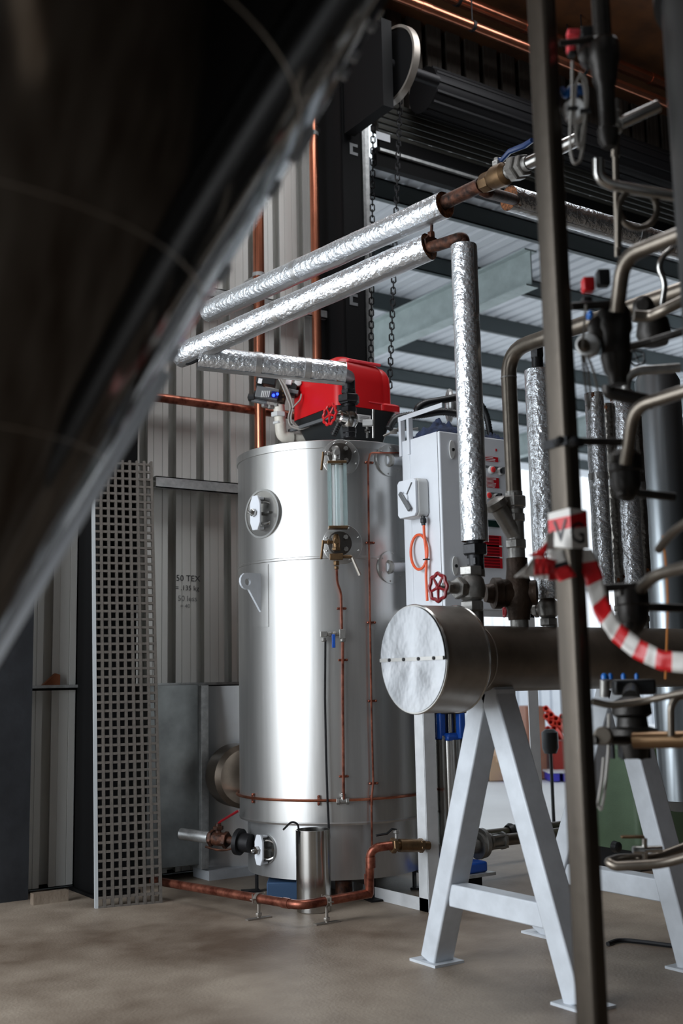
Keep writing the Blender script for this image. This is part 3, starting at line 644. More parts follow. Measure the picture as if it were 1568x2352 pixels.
# right hand receding foil pipe
rf_a = PY(1168, 455, 4.35); rf_b = V((rf_a.x+2.6, rf_a.y, rf_a.z-.0)); 
foilpipe('foil_pipe', 'foil-wrapped pipe running right from the rusty tee behind the post', rf_a, rf_b, m(29, depth(rf_a)), seed=21, ends=(1, 0), bands=2)
# rusty pipe, brass ball valve with blue lever, union
v0, v1, v2, v3, v4 = PX(1010, 470, XU), PX(1105, 425, XU), PX(1160, 398, XU), PX(1215, 374, XU), PX(1330, 318, XU)
rt = thing('rusty_pipe', 'rusty bare pipe with side elbow coming out of the upper foil pipe', 'pipe', v1)
b = MB(); b.tube([v0, v1], m(17, 5.6), 16); b.tube([v1.lerp(v0, .1), v1.lerp(v0, .05)+XA*.05-ZA*.02, rf_a+XA*.06], m(14, 5.6), 12, .04); b.build('pipe', rust, rt)
bvv = thing('ball_valve', 'brass ball valve with dark blue lever on the upper pipe', 'valve', v2); ax = (v3-v1).normalized(); dd_ = depth(v2); r_ = m(24, dd_)
b = MB(); b.rev(v1.lerp(v2, .1), ax, [(0, r_*.9), (.02, r_), (.06, r_), (.065, r_*.85)], 8); b.rev(v1.lerp(v2, .6), ax, [(-.03, r_*.9), (0, r_*1.12), (.07, r_*1.12), (.09, r_*.8)], 20); b.build('body', brassm, bvv)
b = MB(); b.cyl(v2, v3, r_*.72, seg=14); b.hexn(v2.lerp(v3, .45), ax, r_*1.25, .045); b.hexn(v2.lerp(v3, .75), ax, r_*1.1, .03); b.build('union', castm, bvv)
sN = PX(1143, 400, XU); b = MB(); b.cyl(sN-ZA*.02, sN+ZA*.08, .016, seg=10); b.hexn(sN+ZA*.05, ZA, .028, .025); b.build('stem', castm, bvv)
MB().tube([sN+ZA*.08, PX(1152, 368, XU), PX(1170, 348, XU), PX(1205, 334, XU), PX(1222, 322, XU-.02)], [.006, .012, .013, .014, .012], 8).build('lever', MAT('lever_blue', (22, 44, 84), .3), bvv, bevel=0)
ssp = thing('bright_pipe', 'bright bare steel pipe rising from the ball valve behind the post', 'pipe', v3); MB().cyl(v3, v4, m(15, 5.4), seg=16).build('pipe', steel, ssp)
hr = thing('hanger_rod', 'short threaded rod hanging the lower foil pipe from the upper one', 'rod', PX(990, 535, XU)); MB().cyl(PX(992, 500, XU), PX(990, 545, XU), .008, seg=8).hexn(PX(990, 540, XU), ZA, .02, .03).build('rod', rust, hr)
# vertical foil pipe over the globe valve
HY = 4.07
fv_b, fv_t = PY(1090, 1243, HY), PY(1068, 566, HY)
foilpipe('standing_foil_pipe', 'tall upright foil-wrapped pipe standing above the silver globe valve', fv_b, V((fv_b.x, HY, fv_t.z)), m(31, depth(fv_b)), seed=31, tape=(CR*.9-CF*.35).normalized(), ends=(1, 1), bands=0, amp=.026)
el = thing('black_elbow', 'dark curved elbow pipe joining lower foil pipe to the upright one', 'pipe', PX(1030, 560, XU))
MB().tube([lo_a+(lo_b-lo_a)*.03, PX(1010, 562, XU), PX(1052, 548, XU), V((fv_b.x, HY, fv_t.z+.04)), V((fv_b.x, HY, fv_t.z-.1))], m(14, 5.7), 14, .12).build('elbow', rust, el)
MB().hexn(PX(985, 562, XU), YA, .05, .05).build('coupling', rust, el)
# union below and globe valve with hand wheel
def handwheel(name, c, ax, R, par, mt, spokes=5, rr=None, lobes=10):
    u, v, a = frame(ax); c = V(c); b = MB(); rr = rr or R*.14; N = lobes*6; pts = []
    for i in range(N):
        an = 2*math.pi*i/N; pts.append(c+(u*math.cos(an)+v*math.sin(an))*R*(1+.07*math.cos(an*lobes)))
    b.tube(pts, rr, 8, 0, None, True)
    for k in range(spokes):
        an = 2*math.pi*k/spokes+.3; d = u*math.cos(an)+v*math.sin(an); b.tube([c+d*R*.14+a*0, c+d*R*.95], [rr*.9, rr*.6], 6)
    b.rev(c-a*R*.16, a, [(0, R*.16), (R*.1, R*.2), (R*.26, R*.2), (R*.34, R*.12)], 12); return b.build(name, mt, par)
def globe(name, label, cx, cy, Y, s=1.0, axis=None, wheelpx=None, bodym=castm, wheelm=darkred):
    c = PY(cx, cy, Y); d = depth(c); t = thing(name, label, 'valve', c); r = m(30, d)*s; ax = axis or V((-CR.x*.8-CF.x*.55, -CR.y*.8-CF.y*.55, 0)).normalized()
    b = MB(); b.rev(c-ZA*r*1.0, ZA, [(0, r*.6), (r*.3, r*.95), (r, r*1.08), (r*1.7, r*.95), (r*2.1, r*.6)], 28)
    b.hexn(c+ZA*r*1.35, ZA, r*.92, r*.7); b.hexn(c-ZA*r*1.35, ZA, r*.95, r*.8)
    b.rev(c, ax, [(0, r*.7), (r*1.25, r*.7)], 20); b.build('body', bodym, t)
    b = MB(); b.hexn(c+ax*r*1.3, ax, r*.85, r*.5); b.cyl(c+ax*r*1.4, c+ax*r*2.4, r*.45, seg=14); b.hexn(c+ax*r*2.4, ax, r*.55, r*.4); b.cyl(c+ax*r*2.5, c+ax*r*3.2, r*.17, seg=10); b.build('bonnet', bodym, t)
    handwheel('handwheel', c+ax*r*3.3, ax, r*1.0*(wheelpx or 1), t, wheelm, lobes=8)
    return t
gv = globe('globe_valve', 'silver globe valve with dark red handwheel on top of the header', 1083, 1352, HY)
un = thing('pipe_union', 'black hexagonal union and nipple under the upright foil pipe', 'fitting', PY(1088, 1290, HY))
b = MB(); q1, q2 = PY(1087, 1262, HY), PY(1085, 1305, HY); x0 = fv_b.x
b.hexn((x0, HY, q1.z), ZA, m(31, 5.3), m(26, 5.3)); b.cyl((x0, HY, q2.z-.02), (x0, HY, fv_b.z+.02), m(20, 5.3), seg=16); b.hexn((x0, HY, PY(1085, 1290, HY).z), ZA, m(22, 5.3), m(20, 5.3)); b.build('union', blackc, un)
MB().rev((x0, HY, PY(1086, 1320, HY).z-.01), ZA, [(0, m(21, 5.3)), (.035, m(21, 5.3))], 18).build('bushing', castm, un)
# ---------------------------------------------------------------- HEADER VESSEL
hc_ = PY(948, 1514, HY); HZ = hc_.z; HR = m(124, depth(hc_))
hx1 = PY(1045, 1505, HY).x
hd = thing('header_vessel', 'long horizontal steel header with a round polished end cap, on A-frames', 'vessel', (hc_.x, HY, HZ))
b = MB(); b.rev((hc_.x, HY, HZ), XA, [(0, HR*.975), (.012, HR), (.02, HR), (hx1-hc_.x, HR), (hx1-hc_.x+.004, HR*.97)], 64); b.build('cap_shell', steelrub, hd)
MB().torus((hc_.x+.006, HY, HZ), XA, HR*.985, .008, 64, 6).build('end_bead', steel, hd)
MB().torus((hx1, HY, HZ), XA, HR*.99, .007, 64, 6).build('rear_bead', steel, hd)
for s in (1, -1):            # two half-round sheets meeting on the seam
    b = MB(); n_ = 32; rings = 10; vs = []; fs = []
    for k in range(rings+1):
        for i in range(n_+1):
            an = math.pi*i/n_; rr = HR*.975*k/rings; y_ = math.cos(an)*rr; z_ = s*math.sin(an)*rr+ (.0)
            vs.append(V((hc_.x-.004-(.004 if s > 0 else 0)-.010*noise.noise(V((y_*5+s*3, z_*5, 1)))*(1-k/rings), HY+y_, HZ+z_)))
    for k in range(rings):
        for i in range(n_): fs.append((k*(n_+1)+i, k*(n_+1)+i+1, (k+1)*(n_+1)+i+1, (k+1)*(n_+1)+i))
    b.add(vs, fs); b.build('end_sheet', discm, hd, ang=60)
MB().bb((hc_.x-.016, HY-HR*.96, HZ-.008), (hc_.x-.008, HY+HR*.96, HZ+.008)).build('seam_strip', steel, hd, smooth=False)
for yy in (-.7, -.25, .2, .65): MB().rev((hc_.x-.016, HY+yy*HR, HZ), -XA, [(0, .008), (.004, .008), (.006, .004), (.006, 0)], 8).build('rivet', dark, hd)
r2 = m(75, depth(PY(1125, 1515, HY))); hp = PY(1125, 1517, HY)
b = MB(); xa_ = hx1-.02; b.rev((xa_, HY, HZ), XA, [(0, r2), (7.2-xa_, r2), (7.25, r2*.9)][:2], 48); b.build('pipe', MAT('header_steel', (124, 114, 103), .42, .45, (4, .3), (8, .1)), hd)
MB().torus((xa_+.14, HY, HZ), XA, r2*1.0, .004, 48, 6).build('weld_seam', steelrub, hd)
# stubs on the header
def stub(x, y, rpx, name='branch_stub'):
    q = PY(x, y, HY); r = m(rpx, depth(q)); MB().cyl((q.x, HY, HZ+r2*.8), (q.x, HY, q.z), r, seg=20).build(name, castm, hd); return V((q.x, HY, q.z)), r
stub(1090, 1402, 20); s2, _ = stub(1192, 1418, 21); s3, _ = stub(1262, 1430, 17); stub(1395, 1442, 15); stub(1478, 1448, 15)
# brown check valve and Y-strainer line
cv = thing('check_valve', 'bulky dark brown valve casting on the header, right of the globe valve', 'valve', s2)
X2 = s2.x; c = PY(1180, 1362, HY); r = m(34, 5.5); c = V((X2, HY, c.z))
b = MB(); b.rev(c-ZA*.13, ZA, [(0, r*.72), (.05, r*.8), (.09, r*1.05), (.15, r*1.1), (.2, r*.8), (.25, r*.72), (.3, r*.72)], 24); b.build('body', brownc, cv)
b = MB(); b.rev(c, V((-.8, .35, 0)).normalized(), [(0, r*.9), (r*1.2, r*.95), (r*1.25, r*1.05), (r*1.75, r*1.05), (r*1.8, r*.7), (r*2.3, r*.6)], 24); b.build('cap', brownc, cv)
MB().rev(c, V((.6, -.6, 0)).normalized(), [(0, r*.8), (r*1.2, r*.85), (r*1.3, r*.6), (r*1.35, 0)], 20).build('bulge', brownc, cv)
handwheel('handwheel', PY(1160, 1395, HY+.12), V((-.8, .5, .1)), .045, cv, darkred, 4, lobes=6)
zz = lambda x, y: PY(x, y, HY).z
ys = thing('strainer', 'steel Y-strainer with hexagonal unions on the bare upright pipe', 'strainer', (X2, HY, zz(1187, 1270)))
b = MB(); rp2 = m(20, 5.5); b.cyl((X2, HY, zz(1187, 1310)), (X2, HY, zz(1185, 1130)), rp2, seg=18)
for yy, R_, h_ in ((1250, 26, 20), (1190, 26, 18), (1165, 24, 12), (1154, 30, 26), (1140, 22, 14)): b.hexn((X2, HY, zz(1186, yy)), ZA, m(R_, 5.5), m(h_, 5.5))
b.build('pipe_body', castm, ys)
ya = V((-.55, .1, .83)).normalized(); q = V((X2, HY, zz(1187, 1232))); b = MB(); b.rev(q, ya, [(0, rp2), (.16, rp2*1.0), (.17, rp2*1.35), (.2, rp2*1.35), (.205, rp2*1.1), (.215, rp2*.6)], 18); b.build('strainer_leg', castm, ys)
gp = thing('goose_pipe', 'bare grey steel pipe rising from the strainer and bending right at the top', 'pipe', (X2, HY, zz(1187, 1130)))
rg_ = m(18, 5.6); T_ = V((X2, HY, PY(1180, 808, HY).z)); MB().tube([V((X2, HY, zz(1187, 1135))), T_, T_+V((.0, -1.1, .0))+XA*.05], rg_, 18, .14).build('pipe', skidm, gp)
for q, ax in ((T_-ZA*.14, ZA),): MB().rev(q, ax, [(-.004, rg_*1.04), (.004, rg_*1.04)], 18).build('weld', castm, gp)
# second standing foil pipe with its valve
X3 = s3.x; za3, zb3 = PY(1240, 852, HY).z, PY(1258, 1375, HY).z
foilpipe('standing_foil_pipe', 'upright foil-wrapped pipe just left of the dark foreground post', (X3, HY, zb3), (X3, HY, za3), m(31, 5.75), mt=foil, seed=44, tape=(CR*.8-CF*.6).normalized(), amp=.02, ends=(1, 1), bands=0)
globe('globe_valve', 'smaller silver globe valve under the second upright foil pipe', 1258, 1398, HY, .75, V((-.4, .9, 0)), .9)
st_ = thing('black_nipple', 'black wrapped nipple on top of the second upright foil pipe', 'fitting', (X3, HY, za3)); MB().cyl((X3, HY, za3-.02), (X3, HY, za3+.12), m(13, 5.8), seg=14).hexn((X3, HY, za3+.1), ZA, m(16, 5.8), .07).build('nipple', blackc, st_)
# three further standing foil pipes behind the post
for (xb, yb, xt, yt, rr, Y, mt, lb, sd) in ((1322, 1345, 1316, 880, 19, 4.12, foilb, 'dull mottled lagged pipe directly behind the foreground post', 51), (1388, 1352, 1368, 905, 22, HY, foil, 'crinkled foil-wrapped pipe first to the right of the post', 52), (1418, 1352, 1402, 930, 15, 4.11, foilb, 'thin crumpled lagged pipe between two brighter foil pipes', 53), (1452, 1345, 1432, 900, 27, HY, foil, 'wide foil-wrapped pipe next to the dark steel vessel', 54), (1480, 1330, 1472, 960, 15, 4.12, foilb, 'rough lagged pipe touching the dark steel vessel', 55)):
    A, B_ = PY(xb, yb, Y), PY(xt, yt, Y); B_ = V((A.x-.0, Y, B_.z)); foilpipe('standing_foil_pipe', lb, A, B_, m(rr, depth(A)), mt=mt, seed=sd, amp=.07, tape=False, ends=(1, 1), bands=1)
# upright steel vessel far behind
q = PY(1535, 1300, 4.4); dq = depth(q); r = m(52, dq)
ve = thing('standing_vessel', 'plain upright steel vessel behind the pipes at the right', 'vessel', (q.x, 4.4, 0))
MB().rev((q.x, 4.4, .6), ZA, [(0, r*.6), (.06, r), (PY(1520, 880, 4.4).z-.6, r), (PY(1520, 860, 4.4).z-.6, r*.8), (PY(1520, 855, 4.4).z-.6, 0)], 40).build('shell', MAT('vessel_steel', (132, 138, 142), .3, .85, (2, .1)), ve)
for a in range(3):
    an = a*2.1; MB().cyl((q.x+r*.8*math.cos(an), 4.4+r*.8*math.sin(an), 0), (q.x+r*.8*math.cos(an), 4.4+r*.8*math.sin(an), .7), .02, seg=8).build('leg', steelrub, ve)
# ---------------------------------------------------------------- A-FRAMES
def aframe_at(X, label, yL, yR, apY=HY):
    t = thing('a_frame_stand', label, 'stand', (X, apY, 0)); W_ = .108; zt = HZ-r2*.92
    legs = []
    for yb, sgn in ((yL, 1), (yR, -1)):
        A = V((X, yb, .012)); B_ = V((X+.0, apY+sgn*.025, zt)); d = (B_-A).normalized(); sd = V((0, d.z, -d.y))
        b = MB(); b.bar(A, B_, W_, .122, sd); b.build('leg', aframe, t, bevel=.008)
        MB().bb((X-.09, yb-.1, 0), (X+.09, yb+.1, .012)).build('foot_plate', aframe, t, smooth=False); legs.append((A, B_))
    zc = PX(1150, 2076, 3.58).z; pts = [A.lerp(B_, (zc-A.z)/(B_.z-A.z)) for A, B_ in legs]
    dd = (pts[0]-pts[1]).normalized(); MB().bar(pts[0]-dd*.05, pts[1]+dd*.05, .105, .095, ZA).build('cross_bar', aframe, t, bevel=.006)
    MB().bb((X-.06, apY-.09, zt-.06), (X+.06, apY+.09, HZ-r2*.93)).build('saddle', aframe, t, smooth=False)
    return t
XF = 3.58
aframe_at(XF, 'silver-painted A-frame stand nearest the camera under the header', PX(1003, 2222, XF).y, PX(1338, 2300, XF).y)
XF2 = 4.42
aframe_at(XF2, 'second silver A-frame stand partly hidden behind the foreground post', PX(1255, 2160, XF2).y, PX(1255, 2160, XF2).y-.98)
# lower valves holding up the standing foil pipes
for k, (x, r_, lb) in enumerate(((1388, 16, 'bare nipple and valve under the first foil pipe right of the post'), (1452, 16, 'bare nipple and valve under the wide foil pipe'), (1322, 12, 'bare nipple under the mottled pipe behind the post'), (1419, 10, 'bare nipple under the thin crumpled pipe right of the post'), (1481, 10, 'bare nipple under the rough pipe beside the steel vessel'))):
    q = PY(x, 1395, HY); fr = thing('pipe_riser', lb, 'fitting', (q.x, HY, HZ+r2)); b = MB(); b.cyl((q.x, HY, HZ+r2*.8), (q.x, HY, PY(x, 1340, HY).z), m(r_, 5.7)*.7, seg=14)
    for dz in (.05, .1): b.hexn((q.x, HY, HZ+r2+dz), ZA, m(r_, 5.7), .03)
    b.build('riser', castm, fr)
# ================================================================ BURNER
rbz = BZ1
bcor = PB(776, 928, .36)[0]      # near lower corner of the red hood
Yb = bcor.y; Xb = bcor.x
bx1 = PY(915, 950, Yb).x; by1 = PX(668, 955, Xb).y; zbb = bcor.z; ztop = PY(776, 806, Yb).z
by1 = min(by1, Yb+.62)
bu = thing('burner', 'bright red burner hood on a black base on top of the boiler', 'burner', ((Xb+bx1)/2, (Yb+by1)/2, BZ1))
def rrect(x0, y0, x1, y1, r, n=5):
    r = min(r, abs(x1-x0)*.45, abs(y1-y0)*.45); pts = []
    for cx, cy_, a0 in ((x1-r, y1-r, 0), (x0+r, y1-r, 90), (x0+r, y0+r, 180), (x1-r, y0+r, 270)):
        for k in range(n+1):
            a = math.radians(a0+90*k/n); pts.append((cx+r*math.cos(a), cy_+r*math.sin(a)))
    return pts
def loft(b, layers, k=None):
    n = len(layers[0][0]); vs = []; fs = []
    for pts, zf in layers:
        for x, y in pts: vs.append(V((x, y, zf(x, y) if callable(zf) else zf)))
    for i in range(len(layers)-1):
        for j in range(n): j2 = (j+1) % n; fs.append((i*n+j, i*n+j2, (i+1)*n+j2, (i+1)*n+j))
    fs += [tuple(range(n))[::-1], tuple((len(layers)-1)*n+j for j in range(n))]
    return b.add(vs, fs, k)
slope = lambda base: (lambda x, y: base-.05*max(0, (x-Xb)/(bx1-Xb))**1.6)
H = ztop-zbb
xs = Xb+(bx1-Xb)*.70
def hood(b, x0, x1, g, zt0, r):
    L = []
    for f_, i_ in ((0, 0), (.55, .002), (.78, .008), (.9, .026), (.97, .055), (1.0, .1)): L.append((rrect(x0+g+i_, Yb+g+i_, x1-g-i_*.6, by1-g-i_, r), (lambda f__: (lambda x, y: zbb+(zt0-zbb)*f__-(.05*max(0, (x-Xb)/(bx1-Xb))**1.5)*f__))(f_)))
    loft(b, L)
b = MB(); hood(b, Xb, xs+.06, .0, ztop, .06); b.build('hood', red, bu, ang=30)
b = MB(); hood(b, xs-.04, bx1-.02, .012, ztop-.012, .05); b.build('fan_cover', red, bu, ang=30)
b = MB(); loft(b, [(rrect(xs+.0, Yb-.015, bx1+.015, by1, .03), zbb+.0), (rrect(xs, Yb-.015, bx1+.015, by1, .03), zbb+.04), (rrect(xs+.02, Yb, bx1, by1-.02, .03), zbb+.055)]); b.build('cover_ledge', red, bu, ang=30)
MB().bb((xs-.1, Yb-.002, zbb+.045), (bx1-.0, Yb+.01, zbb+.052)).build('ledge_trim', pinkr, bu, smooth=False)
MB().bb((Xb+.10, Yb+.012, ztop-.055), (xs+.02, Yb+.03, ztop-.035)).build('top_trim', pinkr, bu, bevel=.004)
b = MB(); loft(b, [(rrect(Xb+.08, Yb+.06, bx1-.08, by1-.1, .04), BZ1+.10), (rrect(Xb+.02, Yb+.02, bx1-.02, by1-.02, .05), zbb-.03), (rrect(Xb+.005, Yb+.005, bx1-.0, by1-.005, .05), zbb-.002)]); b.build('base', MAT('burner_black', (26, 30, 32), .45), bu, ang=30)
b = MB(); b.rev(((Xb+bx1)/2+.05, (Yb+by1)/2, BZ1), ZA, [(0, .17), (.02, .17), (.02, .13), (.11, .13)], 32); b.build('mounting_flange', blackc, bu)
q = PY(836, 962, Yb-.012); b = MB(); b.box(q, (.11, .006, .055)); b.build('rating_plate', whitelab, bu, smooth=False)
for k in range(4): MB().box(q+V((0, -.004, .016-.011*k)), (.085, .001, .002)).build('print_line', greym, bu, smooth=False)
for x in (680, 692, 715, 742, 752):
    p_ = PX(x, 985-(x-680)*.28, Xb-.004); MB().box(p_, (.012, .045, .032)).box(p_-XA*.01, (.012, .015, .014)).build('cable_entry', blackc, bu, bevel=.003)
b = MB(); b.bar(PX(664, 990, Xb-.02), PX(770, 955, Xb-.02), .02, .022); b.build('bottom_rail', greym, bu, smooth=False)
# gas train at its left
dG = depth(PX(672, 950, Xb))-.05
def G(x, y, dd=0): return PD(x, y, dG+dd)
gt = thing('gas_train', 'black gas valve block with a glowing blue light left of the red burner', 'valve', G(615, 905))
fx = (-CF*.9+CR*.05); fx.z = 0; ux = V((CR.x, CR.y, 0)).normalized(); fy = ux.cross(ZA).normalized()
A3 = (ux, fy, ZA); tl_ = (ux*.97-ZA*.2).normalized(); A3t = (tl_, fy, fy.cross(tl_).normalized())
def gb(x, y, w_, h_, d_, name, mt, dd=0, ax=A3t, bev=.004): return MB().box(G(x, y, dd), (m(w_, dG), d_, m(h_, dG)), ax).build(name, mt, gt, bevel=bev)
gb(612, 872, 44, 26, .09, 'actuator', black); gb(597, 875, 9, 12, .002, 'actuator_label', whitelab, -.05, bev=0); h_ = gb(614, 906, 52, 26, .09, 'finned_box', greym, -.01)
for k in range(5): MB().box(G(601+4.2*k, 905, -.075), (m(2.2, dG), .01, m(15, dG)), A3t).build('fin', offw, gt, smooth=False)
gb(631, 907, 16, 15, .012, 'lamp_window', MAT('deep_blue', (20, 24, 90), .3), -.07, bev=0)
for x, y, rr in ((628, 908, 3.5), (637, 905, 3)): MB().rev(G(x, y, -.085), -fy*-1, [(-.004, m(rr, dG)), (.004, m(rr, dG)), (.004, 0)], 12).build('blue_lamp', led, gt)
for x, y, rr in ((593, 886, 8), (588, 906, 9), (574, 913, 9)): MB().rev(G(x, y), -ux, [(-.03, m(rr, dG)), (.01, m(rr, dG)), (.015, m(rr*.6, dG)), (.02, 0)], 10).build('knob', black, gt)
MB().cyl(G(578, 918), G(612, 926), m(5.5, dG), seg=10).build('side_tube', greym, gt)
gb(649, 905, 17, 44, .07, 'flange_block', brownc, .01)
for y in (898, 908, 917): MB().rev(G(650, y, -.035), fy, [(-.03, m(3, dG)), (.0, m(3, dG))], 8).build('bolt', brassm, gt)
for x, y in ((608, 932), (622, 935), (637, 931)): MB().hexn(G(x, y, -.02), ZA, m(8, dG), m(8, dG)).build('nut', castm, gt)
gb(668, 896, 26, 30, .08, 'pressure_switch', black); gb(664, 876, 14, 20, .07, 'switch_top', whitelab, -.01); gb(674, 902, 24, 9, .085, 'switch_band', greym, -.01)
MB().rev(G(684, 878, -.03), fy, [(-.05, m(8, dG)), (.0, m(8, dG)), (.003, m(6.5, dG)), (.003, 0)], 20).build('dial', offw, gt)
MB().rev(G(643, 863), ZA, [(-.02, m(11, dG)), (.005, m(11, dG)), (.012, 0)], 16).build('top_cap', brassm, gt)
# cables
gc = thing('burner_cables', 'bundle of grey cables looping from the gas valve to the burner', 'cable', G(655, 960))
for k, off in enumerate((0, 4, -4)):
    pts = [(630+off*.3, 868), (637, 862-off*.5), (652+off, 885), (664+off, 915), (671+off*.6, 937), (664+off*.8, 958), (668+off*.7, 978-off*.4), (690, 985-off*.6), (712, 977-off*.5), (728, 962-off*.5), (742, 944-off)]
    MB().tube([G(x, y, -.08-.004*k) for x, y in pts], .0065, 6, .06).build('cable', cable, gc)
MB().tube([G(692, 905, -.07), G(690, 918, -.08), G(680, 928, -.09), G(671, 938, -.09)], .006, 6, .03).build('cable', cable, gc)
for x, y in ((671, 938), (668, 975), (718, 972)): MB().box(G(x, y, -.08), (.03, .02, .008), A3).build('cable_tie', black, gc, smooth=False)
# pale gas elbow
gz = thing('gas_pipe', 'white-painted pipe elbow below the gas valve entering the boiler top', 'pipe', G(650, 1000))
g1_, g2_, g3_ = G(640, 930), G(646, 1004), G(748, 1009, .12); rz_ = m(13, dG)
MB().tube([g1_, g2_, g2_.lerp(g3_, .25)], rz_, 16, .07).build('elbow', MAT('cream_paint', (214, 208, 196), .45, 0, (12, .15)), gz); MB().tube([g2_.lerp(g3_, .2), g3_], rz_*.7, 14).build('run', bpy.data.materials['cream_paint'], gz)
MB().hexn(G(640, 953), ZA, rz_*1.4, .035).hexn(G(641, 972), ZA, rz_*1.15, .02).build('union', offw, gz)
# steam stop valve, black union and elbow
vv = thing('steam_valve', 'chrome steam valve with bright red handwheel on the boiler top', 'valve', PB(800, 1005, .5)[0])
dV = depth(PB(800, 1000, .52)[0])
def S(x, y, dd=0): return PD(x, y, dV+dd)
c = S(802, 964); xv, yv = c.x, c.y
def SZ(y): return PD(802, y, dV).z
b = MB(); b.cyl((xv, yv, SZ(1008)), (xv, yv, SZ(985)), m(14, dV), seg=16); b.hexn((xv, yv, SZ(990)), ZA, m(17, dV), m(12, dV)); b.hexn((xv, yv, SZ(1002)), ZA, m(16, dV), m(9, dV)); b.build('nipple', blackc, vv)
b = MB(); b.rev((xv, yv, SZ(984)), ZA, [(0, m(13, dV)), (m(14, dV), m(21, dV)), (m(28, dV), m(20, dV)), (m(42, dV), m(13, dV))], 24); wa = (-CR*.75-CF*.6); wa.z = .1; wa.normalize(); b.rev(c, wa, [(0, m(16, dV)), (m(30, dV), m(15, dV)), (m(33, dV), m(10, dV)), (m(48, dV), m(5, dV))], 16); b.build('body', steel, vv)
handwheel('handwheel', PD(757, 952, dV-.09), wa, m(23, dV), vv, red, 5, lobes=10)
ue = thing('black_union', 'black iron union and elbow between the red handwheel valve and short foil pipe', 'fitting', (xv, yv, SZ(945)))
b = MB(); e0 = V((xv, yv, SZ(950))); e1 = V((xv, yv, SZ(862))); b.tube([e0, e1, sh_b.lerp(sh_a, .04)], m(15.5, dV), 16, .05)
for y, R_, h_ in ((941, 19, 14), (915, 26, 18), (925, 22, 6), (898, 18, 10)): b.hexn((xv, yv, SZ(y)), ZA, m(R_, dV), m(h_, dV))
b.build('union', blackc, ue)
lw = thing('level_sensor', 'small white sensor box on a pipe beside the steam valve', 'sensor', S(842, 1003, .05))
b = MB(); b.box(S(844, 972, .02), (.07, .05, .04), A3); b.build('head', offw, lw, bevel=.005); b = MB(); b.cyl(S(843, 1006, .02), S(843, 980, .02), .01, seg=8); b.hexn(S(843, 990, .02), ZA, .02, .02); b.cyl(S(857, 1006, .02), S(857, 940, .02), .009, seg=8); b.build('stem', steel, lw)
hs = thing('flexible_conduit', 'short black ribbed conduit behind the red handwheel', 'conduit', S(775, 1000, .1)); b = MB()
for k in range(10): b.rev(S(788-2.4*k, 952+5*k, .12), (ZA*.9+CR*.4), [(-.012, .018), (0, .024), (.012, .018)], 12)
b.build('hose', black, hs)
# brass fittings near the cabinet
bf = thing('brass_fittings', 'little brass fittings and thin pipe on the boiler top beside the cabinet', 'fitting', S(905, 1000, .15)); b = MB(); b.tube([S(880, 1002, .1), S(905, 990, .1), S(960, 984, .1)], .008, 6); b.hexn(S(903, 991, .1), CR, .02, .05); b.hexn(S(915, 987, .1), CR, .016, .02); b.build('fitting', castm, bf)
# ================================================================ CONTROL CABINET
YC = 5.5
k0 = PY(1010, 988, YC); k1 = PY(1168, 1016, YC); kb = PY(1040, 1385, YC); ZT = k0.z; ZB = PX(932, 1362, k0.x).z
ybk = PX(927, 1003, k0.x).y; ybk = min(max(ybk, YC+.3), YC+.62)
ZB = V(PY(1045, 1400, YC)).z
cb = thing('control_cabinet', 'white steel control cabinet with red labels, switches and side isolator', 'cabinet', ((k0.x+k1.x)/2, (YC+ybk)/2, ZB))
MB().bb((k0.x, YC+.03, ZB), (k1.x, ybk, ZT)).build('body', white, cb, bevel=.006, smooth=False)
MB().bb((k0.x-.002, YC+.024, ZB), (k1.x, YC+.031, ZT)).build('door_gasket', black, cb, smooth=False)
MB().bb((k0.x-.008, YC, ZB+.004), (k1.x+.004, YC+.024, ZT-.004)).build('door', white, cb, bevel=.008, smooth=False)
MB().bb((k0.x-.004, ybk-.06, ZB-.01), (k0.x+.02, ybk+.02, ZT)).build('rear_flange', white, cb, smooth=False, bevel=.003)
for x, y in ((1036, 1033), (1043, 1300)):
    q = PY(x, y, YC-.002); pl = [(.028*math.cos(a)*(1.0 if math.cos(a) > 0 else .8), .062*math.sin(a)) for a in [i*math.pi/10 for i in range(20)]]
    b = MB(); b.prism(pl, q, XA, ZA, -YA, .008); lk = b.build('lock', offw, cb, bevel=.003); MB().rev(q+V((.008, -.008, .0)), -YA, [(0, .011), (.006, .01), (.006, 0)], 10).build('key_hole', black, lk)
def ylab(x0, y0, x1, y1, name, mt, th=.003, lift=.001):
    a, c = PY(x0, y0, YC), PY(x1, y1, YC); o = MB().bb((a.x, YC-lift-th, c.z), (c.x, YC-lift, a.z)).build(name, mt, cb, smooth=False); return o, a, c
def lines(a, c, n, mt, fr=.86, seed=0, two=False, h=.25, lift=.005):
    H_ = a.z-c.z; W_ = c.x-a.x; b = MB(); rr = random.Random(seed)
    for k in range(n):
        z = a.z-H_*(k+.5)/n; wd = fr*(rr.uniform(.7, 1))
        if two: b.bb((a.x+W_*.06, YC-lift, z-H_/n*h), (a.x+W_*.30, YC-lift+.001, z+H_/n*h)); b.bb((a.x+W_*.42, YC-lift, z-H_/n*h), (a.x+W_*.92, YC-lift+.001, z+H_/n*h))
        else: b.bb((a.x+W_*(.5-wd/2), YC-lift, z-H_/n*h), (a.x+W_*(.5+wd/2), YC-lift+.001, z+H_/n*h))
    o = b.build('print', mt, cb, smooth=False); o['kind'] = 'stuff'; return o
for (x0, y0, x1, y1, n, s_) in ((1085, 1044, 1143, 1062, 3, 1), (1085, 1092, 1145, 1122, 8, 2)):
    _, a, c = ylab(x0, y0, x1, y1, 'warning_label', redlab); lines(a, c, n, whitelab, .8, s_, h=.22)
